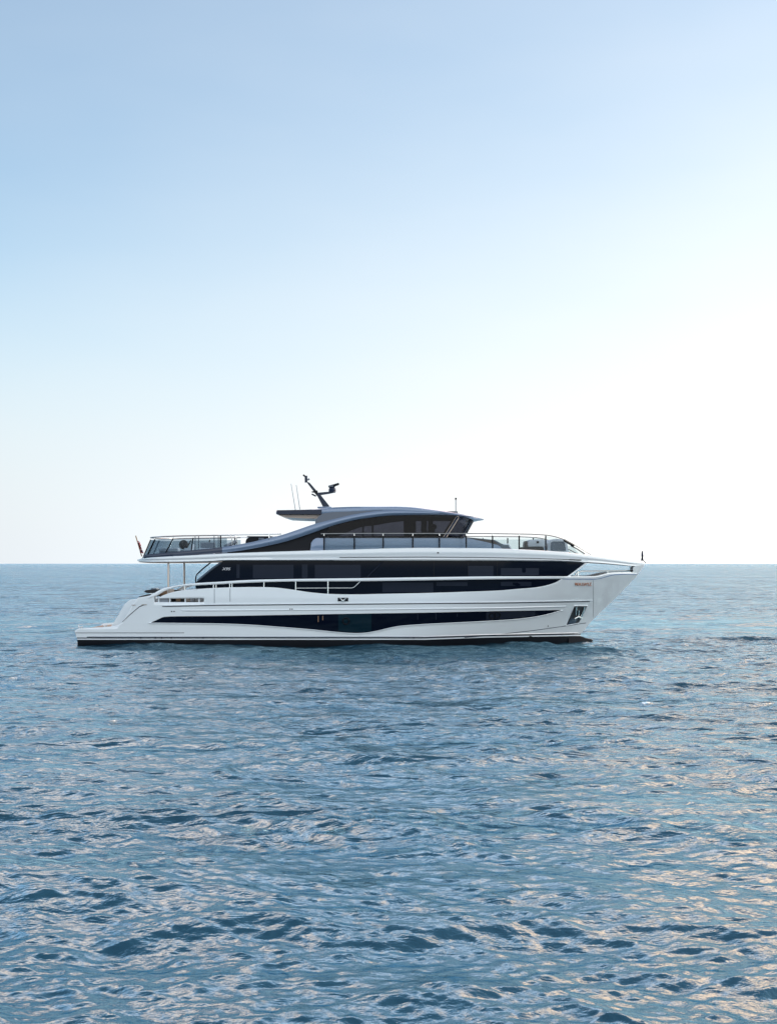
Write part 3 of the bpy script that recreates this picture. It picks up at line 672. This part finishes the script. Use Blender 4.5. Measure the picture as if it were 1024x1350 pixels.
# roof
XR0, XR1 = Xof(364.6, YC - 2.2), Xof(638.5, YC - 0.6)
rt = pchip([(360, 672.5), (417, 670.8), (438, 668.6), (470, 667.6), (520, 667.4), (535, 667.8), (570, 671.2), (605.5, 676.4), (623, 679.8), (640, 682.2)])
rb = pchip([(360, 677.6), (424, 677.9), (463, 677.2), (500, 674.8), (540, 676), (580, 678), (605, 680), (618, 682.6), (627, 685.2), (640, 683.4)])
def hroof(X):
    q = 1.0
    if X > XR1 - 2.6: q = (1 - ((X - XR1 + 2.6) / 2.6) ** 2.6) ** (1 / 2.2)
    if X < XR0 + .5: q = 0.93 + .07 * (X - XR0) / .5
    return max(0.05, 2.62 * q)
rings = []
for X in list(np.linspace(XR0, XR0 + .5, 4)) + list(np.linspace(XR0 + .7, XR1 - 2.6, 30)) + [XR1 - 2.6 * (1 - math.sin(a)) for a in np.linspace(0.1, math.pi / 2 - .02, 14)]:
    zt = zl(rt, X, const(2.62)); zb = zl(rb, X, const(2.62)); b = hroof(X); d = zt - zb
    half = [(b * .45, zt + .03), (b * .8, zt + .01), (b - .12 * min(1, b), zt - .01), (b - .02, zt - .25 * d), (b, zt - .55 * d), (b - .03, zb + .04 * d), (b * .85, zb)]
    rings.append([(X, YC - p, z) for p, z in half] + [(X, YC + p, z) for p, z in reversed(half)])
roof = loft('hardtop_roof', rings, 'silver', Y0)
prism('roof_ceiling', pix([(366, 678.6), (368, 679.6), (377, 682.3), (395, 683.2), (417, 683.8), (424, 680), (430, 678.6)], YC - 2.2), YC - 2.25, YC + 2.25, 'soffit', Y0)
strip('roof_edge', rng(365, 424, 8), lin([(365, 672.6), (424, 671.6)]), const(677.9), const(2.64), 0.05, 'navy', Y0, rows=2)

# flybridge deckhouse: tinted glass, dark frames on the inside, windscreen
wl_end = lin([(584, 709.4), (586, 706), (602.5, 680)])
HG = strip('deckhouse_glass', rng(432, 583, 7) + [584, 590, 596, 602.4], lambda p: arch_bot(p) - 1.5, lambda p: min(709.4, wl_end(p)) if p > 583.9 else 709.4, const(2.4), 0.02, 'house', Y0, rows=3)
far = const(-2.3)
def frame(name, a, b, tp, bt, m='navy', fn=far): return strip(name, rng(a, b, 8), tp, bt, fn, 0.05, m, Y0, rows=2, both=False)
frame('inner_frame', 425, 603, lambda p: 674, lin([(425, 709.5), (441, 708.5), (462, 700), (478, 694), (493, 693), (512, 689.2), (532, 687), (603, 687)]))
frame('inner_frame', 532, 548.2, const(686), const(711)); frame('inner_frame', 555, 562.7, const(686), const(711)); frame('inner_frame', 564, 570.5, const(686), const(711))
frame('inner_frame', 425, 532, const(708), const(713)); frame('inner_frame', 548, 592, const(702), const(713))
frame('inner_frame', 563, 571, const(700), const(712))
frame('window_post', 477.2, 479.8, const(686), const(709), 'slate'); frame('window_post', 489.8, 492.6, const(684), const(709), 'slate')
frame('windscreen_pillar', 584, 603, lin([(584, 704), (598, 685), (603, 680)]), lin([(584, 711), (588, 709), (603, 688)]))
def path_front(pxc, py, w, back):
    pts = []
    for k in range(17):
        a = -1 + 2 * k / 16; X = Xof(pxc, YC) - back * abs(a) ** 2.2; pts.append((X, YC + w * a, Zof(py, YC) ))
    return pts
bt = path_front(611, 709.0, 2.4, 1.15); tp_ = path_front(625.5, 682.6, 2.4, 1.05)
bt = [(x, y, Zof(709.4, YC - 2.4)) for x, y, z in bt]; tp_ = [(x, y, Zof(681.4, YC - 2.4)) for x, y, z in tp_]
bm = bmesh.new(); A_ = [bm.verts.new(p) for p in tp_]; B_ = [bm.verts.new(p) for p in bt]; A2 = [bm.verts.new((p[0] - .02, p[1], p[2])) for p in tp_]; B2 = [bm.verts.new((p[0] - .02, p[1], p[2])) for p in bt]
for i in range(16):
    bm.faces.new((A_[i], A_[i+1], B_[i+1], B_[i])); bm.faces.new((A2[i], B2[i], B2[i+1], A2[i+1])); bm.faces.new((A_[i], A2[i], A2[i+1], A_[i+1])); bm.faces.new((B_[i], B_[i+1], B2[i+1], B2[i]))
for i in (0, 16): bm.faces.new((A_[i], B_[i], B2[i], A2[i]))
WS = obj('windscreen', bm, 'house', Y0)
for i, r_ in ((0, .06), (4, .035), (8, .035), (12, .035), (16, .06)): tube('windscreen_frame', [tp_[i], bt[i]], r_, 'navy', WS, seg=6)
tube('windscreen_sill', bt, .05, 'navy', WS, seg=6)
strip('front_window_pillar', [584.5, 588, 596, 602.6, 604.5], lin([(584.5, 707), (588, 702), (602.6, 679), (604.5, 679)]), lin([(584.5, 709.6), (588, 709.6), (604.5, 683.5)]), const(2.42), 0.05, 'soffit', Y0, rows=2)
# deckhouse lower side
cs_top = lin([(409, 724), (410, 716), (412.5, 712.2), (416, 709.8), (420, 709.0), (611, 708.8), (620, 710.2), (640, 714.4), (655, 718.2), (659, 720), (661, 724)])
def hcs(X, Z): return 2.55 if X < 3.2 else 2.55 - 0.12 * (X - 3.2)
strip('deckhouse_side', [409, 410, 412.5, 416, 420] + rng(428, 611, 9) + [615, 620, 630, 640, 650, 655, 659, 661], cs_top, const(728), hcs, 0.1, 'silver', Y0, rows=4, bulge=0.04)
strip('deckhouse_sill', rng(420, 611, 10), const(708.2), const(709.3), const(2.57), 0.14, 'blackp', Y0)
strip('foredeck_window', [623, 630, 640, 650, 658], lin([(623, 710), (650, 712.6), (658, 718.6)]), lin([(623, 710.9), (632, 714.5), (642, 718), (658, 719.4)]), lambda X, Z: hcs(X, Z) - 0.2, 0.05, 'brown', Y0)
prism('foredeck_console', pix([(600, 709.5), (614, 709.3), (648, 712.8), (660, 719.5), (661, 727), (600, 727)], YC), YC - 2.0, YC + 2.0, 'slate', Y0, bev=0.03)

# side balustrades of the flybridge, forward of the arch
side_rail = lin([(423, 703.7), (466, 703.4), (640, 703.4), (700, 704.2), (721.6, 705.5), (732, 707.5), (741, 710.4), (760, 720), (778.5, 731)])
def hr2(X, Z): return hf_ref(X) - 0.12
for sgn in (1, -1):
    def rp(px, py, o=0):
        x, y, z = surf(px, py, hr2, o); return (x, y if sgn > 0 else 2 * YC - y, z)
    rl = tube('side_balustrade', [rp(p, side_rail(p)) for p in rng(423, 700, 12) + [708, 716, 722, 728, 734, 741, 750, 760, 770, 778.3]], 0.030, 'rail', Y0, seg=8)
    posts = [427.2, 467, 505, 544, 579, 614.3, 649, 684, 719]
    for px in posts:
        tube('balustrade_post', [rp(px, fb_top(px) + .4), rp(px, 706.2)], 0.038, 'blackp', rl, seg=6)
        tube('balustrade_bracket', [rp(px, 706.2), rp(px, side_rail(px) + .3)], 0.03, 'chrome', rl, seg=6)
    for a, b in zip(posts[:-1], posts[1:]):
        for kk in [0]:
            bm = bmesh.new(); c = [rp(a + 1, 708.3), rp(b - 1, 708.3), rp(b - 1, fb_top(b) + .3), rp(a + 1, fb_top(a) + .3)]
            f1 = [bm.verts.new(p) for p in c]; f2 = [bm.verts.new((p[0], p[1] + .012, p[2])) for p in c]
            bm.faces.new(f1); bm.faces.new(f2[::-1])
            for i in range(4): bm.faces.new((f1[i], f2[i], f2[(i+1) % 4], f1[(i+1) % 4]))
            obj('glass_panel', bm, 'bal', rl, smooth=False)
    prs = [(719.5, 706.5, 727), (733, 709, 728), (746, 714.5, 729), (757, 720.5, 730), (771, 729, 731.5)]
    bm = bmesh.new(); V = [[bm.verts.new(rp(p, a)), bm.verts.new(rp(p, b))] for p, a, b in prs]; V2 = [[bm.verts.new((v.co.x, v.co.y + .012, v.co.z)) for v in r] for r in V]
    for i in range(len(V) - 1):
        bm.faces.new((V[i][0], V[i+1][0], V[i+1][1], V[i][1])); bm.faces.new((V2[i][0], V2[i][1], V2[i+1][1], V2[i+1][0]))
    obj('glass_panel', bm, 'bal', rl, smooth=False)
    tube('rail_screen', [rp(743, 712.2), rp(756, 719.2)], 0.075, 'blackp', rl, seg=6)
    tube('lower_rail', [rp(752, 719.5), rp(760, 723.5), rp(770, 730)], 0.03, 'blackp', rl, seg=6)

# ------------------------------------------------------------------ mast and aerials
def mp_(px, py, dy=0): return (Xof(px, YC), YC + dy, Zof(py, YC))
mast = prism('mast', pix([(426, 668.6), (434.4, 668.6), (434, 666.6), (422.4, 652.2), (421, 650), (418, 650), (418.4, 654)], YC), YC - .16, YC + .16, 'navy', Y0, bev=0.02)
prism('mast_top_arm', pix([(413, 647.4), (416.6, 646), (408.2, 636.4), (405.2, 635.4), (405, 636.8)], YC), YC - .09, YC + .09, 'navy', mast, bev=0.012)
prism('mast_joint', pix([(412.6, 648), (415.5, 646.4), (418.6, 646.8), (419.2, 650.6), (422, 652.5), (418, 654), (415.8, 651.2)], YC), YC - .13, YC + .13, 'blackp', mast)
prism('radar_arm', pix([(418.5, 649.6), (440, 647.8), (440, 649.6), (434, 651), (421, 653)], YC), YC - .12, YC + .12, 'navy', mast, bev=0.02)
bm = bmesh.new()
for (r1_, r2_, za, zb) in ((4.0, 4.9, 649.6, 647.5), (4.9, 4.6, 647.5, 644.2), (4.6, 2.8, 644.2, 642.4)):
    s = YC / F; bmesh.ops.create_cone(bm, cap_ends=True, segments=20, radius1=r1_ * s, radius2=r2_ * s, depth=(za - zb) * s, matrix=Matrix.Translation(mp_(438, (za + zb) / 2)))
obj('radar_dome', bm, 'navy', mast)
tube('radar_scanner', [mp_(433.6, 641.2, .2), mp_(440, 640, 0), mp_(446.2, 638.6, -.3)], 0.07, 'blackp', mast, seg=8)
tube('radar_pedestal', [mp_(438.4, 643), mp_(440.4, 640.4)], 0.08, 'navy', mast, seg=8)
box('radar_cap', mp_(436.4, 641), (0.26, 0.3, 0.06), 'greyf', mast, bev=0.02)
tube('mast_light', [mp_(403.6, 636.2), mp_(403.4, 627.2)], 0.075, 'navy', mast, seg=10)
tube('mast_light', [mp_(399.7, 626), mp_(402.6, 628.4)], 0.045, 'blackp', mast, seg=8)
tube('mast_light', [mp_(405.4, 632.6), mp_(408, 631.4)], 0.05, 'greyf', mast, seg=8)
tube('mast_horn', [mp_(411, 651.4), mp_(416.6, 654.2)], 0.04, 'navy', mast, seg=8)
tube('mast_horn', [mp_(411, 648.4), mp_(414, 648.8)], 0.035, 'blackp', mast, seg=8)
box('mast_foot', mp_(428, 669.2), (0.75, 0.6, 0.09), 'silver', mast, bev=0.03)
tube('whip_aerial', [mp_(388.8, 672, .4), mp_(383, 637.2, .4)], 0.02, 'greyf', roof, seg=6, r2=0.013)
tube('whip_aerial', [mp_(396, 672, -.4), mp_(391.3, 640, -.4)], 0.02, 'greyf', roof, seg=6, r2=0.013)
tube('roof_light_post', [mp_(600.6, 677), mp_(600.6, 658)], 0.028, 'greyf', roof, seg=8)
tube('roof_light_post', [mp_(600.6, 658.6), mp_(600.7, 656.2)], 0.05, 'blackp', roof, seg=8)
# cleats on the platform
for px, py in ((106.5, 829), (139, 827)):
    x, y, z = surf(px, py, hb, -0.12)
    c = tube('mooring_cleat', [(x - .12, y, z + .14), (x - .05, y, z + .09), (x + .05, y, z + .09), (x + .12, y, z + .14)], 0.03, 'chrome', Y0, seg=8)
    for d in (-.05, .05): tube('cleat_foot', [(x + d, y, z - .03), (x + d, y, z + .09)], 0.025, 'chrome', c, seg=8)

# ------------------------------------------------------------------ loose things on board
ZD = 4.62
def thing(name, label, cat, px, Y, z, group=None): return empty(name, label, cat, (Xof(px, Y), Y, z), group)
# round dark wicker chair
Yt = YC - 1.5
t = thing('wicker_chair', 'round dark wicker chair on the open aft upper deck behind the glass', 'chair', 242.3, Yt, ZD)
s = Yt / F; cx, cz = Xof(242.3, Yt), Zof(718, Yt)
bm = bmesh.new(); bmesh.ops.create_uvsphere(bm, u_segments=20, v_segments=14, radius=6.2 * s, matrix=Matrix.Translation((cx, Yt, cz)))
for v in list(bm.verts):
    if v.co.z > cz + .02 and v.co.y < Yt - .06 and v.co.x > cx: v.co.y = Yt - .04 - (Yt - .04 - v.co.y) * .3
    v.co.z = max(v.co.z, ZD + .12)
obj('shell', bm, 'wicker', t)
box('base', (cx, Yt, ZD + .07), (.5, .5, .14), 'wicker', t, bev=.03)
box('seat_cushion', (cx + .05, Yt - .1, ZD + .24), (.36, .36, .1), 'greyf', t, bev=.04)
t = thing('armchair', 'white upright armchair just forward of the dark wicker chair', 'armchair', 250.5, Yt, ZD)
x = Xof(250.5, Yt)
box('seat', (x - .05, Yt, ZD + .2), (.5, .5, .22), 'fabric', t, bev=.06)
box('backrest', (x + .12, Yt, ZD + .38), (.12, .5, .42), 'fabric', t, bev=.05, rot=Matrix.Rotation(R(12), 3, 'Y'))
for a in (-1, 1): box('armrest', (x - .04, Yt + a * .28, ZD + .28), (.44, .08, .2), 'fabric', t, bev=.03)
def lounger(px0, px1, label, cat, Y, h=.3, mound=False, name='sun_lounger', m='fabric'):
    xa, xb = Xof(px0, Y), Xof(px1, Y); t = empty(name, label, cat, (0.5 * (xa + xb), Y, ZD))
    L = xb - xa
    box('base', (0.5 * (xa + xb), Y, ZD + h * .25), (L * .94, .75, h * .5), 'greyf', t, bev=.03)
    box('cushion', (0.5 * (xa + xb), Y, ZD + h * .72), (L, .8, h * .46), m, t, bev=.06, seg=3)
    return t, xa, xb
lounger(211, 237, 'low pale daybed at the aft corner of the upper deck', 'daybed', YC - 2.0, .40, name='daybed')
t, xa, xb = lounger(263, 283, 'pale sofa with a low grey back on the aft upper deck', 'sofa', YC - .6, .42, name='deck_sofa')
box('backrest', (0.5 * (xa + xb), YC - .15, ZD + .5), (xb - xa, .16, .42), 'greyf', t, bev=.06, seg=3)
t, xa, xb = lounger(293, 316, 'grey reclining lounger with raised back beside the curved handrails', 'lounger', YC - 1.2, .45, name='reclining_lounger', m='greyf')
box('backrest', (xa + .45, YC - 1.2, ZD + .60), (.72, .7, .16), 'greyf', t, bev=.06, rot=Matrix.Rotation(R(-24), 3, 'Y'), seg=3)
# stair handrails and bar unit aft
for dx in (0, 6.5):
    tube('stair_handrail', [surf(a + dx, b, const(1.6)) for a, b in ((299, 705.8), (303, 706.3), (305, 708), (306, 712), (306.2, 724))], .026, 'chrome', Y0, seg=8)
for px in (257.5, 262, 282.5, 288): tube('deck_post', [surf(px, 706.8, const(0.9)), surf(px, 727, const(.9))], .022, 'slate', Y0, seg=8)
ZB = Zof(706.8, YC - 1.8)
t = empty('bar_unit', 'dark bar counter with rounded end tucked under the start of the roof arch', 'bar', (Xof(339, YC - 1.8), YC - 1.8, ZD))
prism('counter', pix([(324, 731), (324, 713), (326, 709.5), (330, 708), (356, 708), (356, 731)], YC - 1.8), YC - 1.9, YC - 1.0, 'blackp', t, bev=.03)
prism('counter_top', pix([(325.5, 708), (327, 706.9), (358, 706.9), (358, 708)], YC - 1.8), YC - 1.95, YC - .95, 'navy', t)
box('ice_bucket', (Xof(345, YC - 1.8), YC - 1.93, Zof(711, YC - 1.8)), (.3, .06, .16), 'slate', t, bev=.02)
# helm seat inside the deckhouse
Yh = YC - .2
t = empty('helm_seat', 'high-backed helm seat seen dark through the deckhouse window', 'seat', (Xof(572, Yh), Yh, ZD))
xh = Xof(571.5, Yh)
box('seat', (xh, Yh, Zof(707, Yh)), (.5, .5, .16), 'blackp', t, bev=.05)
box('backrest', (xh - .05, Yh, Zof(702, Yh)), (.22, .48, .6), 'blackp', t, bev=.07)
bm = bmesh.new(); bmesh.ops.create_uvsphere(bm, u_segments=14, v_segments=10, radius=.15, matrix=Matrix.Translation((xh, Yh, Zof(694.5, Yh))) @ Matrix.Diagonal((1.1, 1.5, 1.05, 1)))
obj('headrest', bm, 'blackp', t); tube('pedestal', [(xh, Yh, ZD), (xh, Yh, Zof(707, Yh))], .09, 'slate', t, seg=10)
# foredeck seating
ZF = 4.95
Yf = YC - 1.6
t = empty('foredeck_sofa', 'white rounded sofa with dark seat cushion on the upper foredeck', 'sofa', (Xof(706, Yf), Yf, ZF))
prism('back', pix([(694, 722), (695, 714), (697.5, 711.6), (716, 710.8), (719, 713), (719, 722)], Yf), Yf - .1, Yf + 1.2, 'fabric', t, bev=.06)
prism('side_cushion', pix([(690.5, 721.5), (691.5, 713.5), (694.5, 712.8), (695, 721.5)], Yf), Yf - .12, Yf + .8, 'brown', t, bev=.03)
prism('seat', pix([(682, 727), (683, 721.6), (714, 720.8), (716, 727)], Yf), Yf - .55, Yf - .12, 'wicker', t, bev=.04)
box('speaker', (Xof(708.5, Yf - .12), Yf - .12, Zof(714.8, Yf)), (.12, .04, .1), 'blackp', t)
t = empty('deck_chair', 'small white-framed chair with dark seat on the upper foredeck', 'chair', (Xof(666, Yf), Yf, ZF))
prism('seat', pix([(660.5, 726), (661, 718.8), (669.5, 718.8), (672, 726)], Yf), Yf - .3, Yf + .2, 'slate', t, bev=.03)
tube('frame', [(Xof(a, Yf - .33), Yf - .33, Zof(b, Yf)) for a, b in ((660.5, 717.9), (670, 717.6), (671.5, 719.5), (674, 725))], .04, 'fabric', t, seg=8)
box('base', (Xof(667, Yf), Yf, ZF + .03), (.4, .45, .12), 'slate', t)
YL = YC - 1.3
t = Y0
lk = prism('forward_locker', pix([(720.5, 731), (721, 714.5), (724, 711.6), (733, 710.2), (741, 711.2), (745.5, 715), (748.5, 731)], YL), YL - .5, YC + 1.8, 'fabric', Y0, bev=.07)
prism('locker_panel', pix([(723.5, 726), (724, 715.2), (727, 714), (740, 714.2), (742.2, 716), (743.8, 726.4)], YL), YL - .56, YL - .52, 'slate', lk, bev=.02)
prism('foredeck_screen', pix([(748.5, 730), (748, 720), (754, 720.6), (763, 731)], YL), YL - .2, YL - .17, 'bal', Y0)
# cockpit: covers and sofa
t = empty('covered_table', 'black covered table standing on the stern above the transom', 'table', (Xof(201, YC), YC, Zof(787, YC)))
prism('cover', pix([(191.6, 779.6), (194, 777.8), (209, 777.2), (211, 779), (208, 781.4), (196, 781.8)], YC - 1.5), YC - 1.9, YC - .3, 'wicker', t, bev=.03)
prism('leg', pix([(197, 781.5), (200, 781.5), (200, 788), (197, 788)], YC - 1.5), YC - 1.3, YC - 1.0, 'chrome', t)
prism('lid', pix([(199, 777.4), (200, 775.6), (206, 775.6), (207, 777.3)], YC - 1.5), YC - 1.5, YC - .8, 'slate', t)
o = prism('sun_pad', pix([(182.5, 787.8), (185, 785.8), (196, 783.4), (199.5, 784), (199, 787.6), (190, 788.4)], YC - 2.0), YC - 2.1, YC + 2.1, 'wicker', None, bev=.03)
tag(o, 'flat black sun pad lying along the top of the transom', 'sun pad')
Ys = YC - 1.9
t = empty('cockpit_sofa', 'brown and cream sofa in the aft cockpit seen through the hull slot', 'sofa', (Xof(240, Ys), Ys, Zof(800, Ys)))
box('base', (Xof(240, Ys), Ys, Zof(796.5, Ys)), (1.9, .7, .3), 'wicker', t, bev=.03)
for i, (px, m_) in enumerate(((229, 'blackp'), (236, 'teak'), (242, 'wicker'), (248.5, 'soffit'), (254.5, 'fabric'))):
    box('cushion', (Xof(px, Ys - .1), Ys - .1, Zof(790.5, Ys)), (.24, .3, .3), m_, t, bev=.06, rot=Matrix.Rotation(R((i % 3 - 1) * 12), 3, 'Y'))
Yd = YC + .4
t = empty('dining_table', 'dark cockpit dining table with pale dishes under the deck overhang', 'table', (Xof(228, Yd), Yd, Zof(798, Yd)))
box('table_top', (Xof(228, Yd), Yd, Zof(779, Yd)), (1.9, 1.2, .07), 'wicker', t, bev=.02)
tube('pedestal', [(Xof(228, Yd), Yd, Zof(798, Yd)), (Xof(228, Yd), Yd, Zof(779, Yd))], .09, 'chrome', t, seg=10)
for i, px in enumerate((217, 226, 236, 250)):
    Ych = YC - .7; t = empty('dining_chair', ['brown dining chair nearest the stern wing in the cockpit', 'brown dining chair second from the stern in the cockpit', 'brown dining chair behind the far deck column in the cockpit', 'brown dining chair closest to the saloon door'][i], 'chair', (Xof(px, Ych), Ych, Zof(798, Ych)), 'chairs round the cockpit table')
    xx = Xof(px, Ych); z0 = Zof(797, Ych); zt = Zof(777.5 - (i == 1) * 1.0, Ych)
    box('seat', (xx, Ych, z0 + .42), (.42, .42, .08), 'teak', t, bev=.02)
    box('backrest', (xx, Ych - .2, 0.5 * (z0 + .5 + zt)), (.4, .06, zt - z0 - .5), ['teak', 'soffit', 'wicker', 'soffit'][i], t, bev=.03)
    for a in (-.17, .17):
        for b in (-.17, .17): tube('leg', [(xx + a, Ych + b, z0 - .03), (xx + a, Ych + b, z0 + .4)], .02, 'teak', t, seg=6)
# flags
t = empty('stern_flag', 'furled red, white and navy ensign on a raked staff at the stern', 'flag', mp_(186.8, 732))
tube('flagstaff', [mp_(187.2, 733.5), mp_(179.2, 706.2)], .03, 'teak', t, seg=8)
def cloth(name, pts, w_, mats, parent, f=5.0):
    bm = bmesh.new(); rows = []
    n = 26
    for i in range(n + 1):
        u = i / n; k = u * (len(pts) - 1); j = min(int(k), len(pts) - 2); q = k - j
        p = Vector(pts[j]).lerp(Vector(pts[j+1]), q); r = []
        for c in range(9):
            v = c / 8; wd = w_ * (0.35 + .65 * math.sin(math.pi * min(1, u * 1.15) * .8))
            r.append(bm.verts.new(p + Vector((wd * v * .9 + .03 * math.sin(f * u + 9 * v), .10 * math.sin(16 * v + 4 * u), -wd * .35 * v))))
        rows.append(r)
    for i in range(n):
        for c in range(8):
            fc = bm.faces.new((rows[i][c], rows[i][c+1], rows[i+1][c+1], rows[i+1][c]))
            fc.material_index = (0 if (i // 3 + c // 2) % 4 in (0,) else 1 if (i // 2 + c) % 5 == 1 else 2 if (i + 2 * c) % 7 < 3 else 0) if len(mats) == 3 else 0
    o = obj(name, bm, mats, parent); sm = o.modifiers.new('s', 'SOLIDIFY'); sm.thickness = .008
    return o
cloth('flag_cloth', [mp_(181.2, 713), mp_(183, 719), mp_(185.9, 728.5)], .17, ['red', 'flagw', 'flagn'], t)
t = empty('bow_flag', 'small limp navy burgee on a short bent staff at the tip of the bow', 'flag', mp_(850.5, 741.6))
tube('flagstaff', [mp_(851, 742.2), mp_(848.3, 739.6), mp_(846.8, 737), mp_(846.4, 726)], .022, 'blackp', t, seg=8)
bm = bmesh.new(); rows = []
for i, (yy, a, b) in enumerate(((726.5, -.2, .6), (728, -.9, .8), (731, -1.1, .7), (733, -1.4, .9), (734.5, -1.1, .6), (737, -1.6, 1.3), (739.2, -2.0, 1.6))):
    rows.append([bm.verts.new((Xof(846.2 + a + (b - a) * c / 6, YC), YC + .07 * math.sin(2.4 * c + i), Zof(yy, YC))) for c in range(7)])
for i in range(6):
    for c in range(6): bm.faces.new((rows[i][c], rows[i][c+1], rows[i+1][c+1], rows[i+1][c]))
o = obj('flag_cloth', bm, 'flagn', t); sm = o.modifiers.new('s', 'SOLIDIFY'); sm.thickness = .01
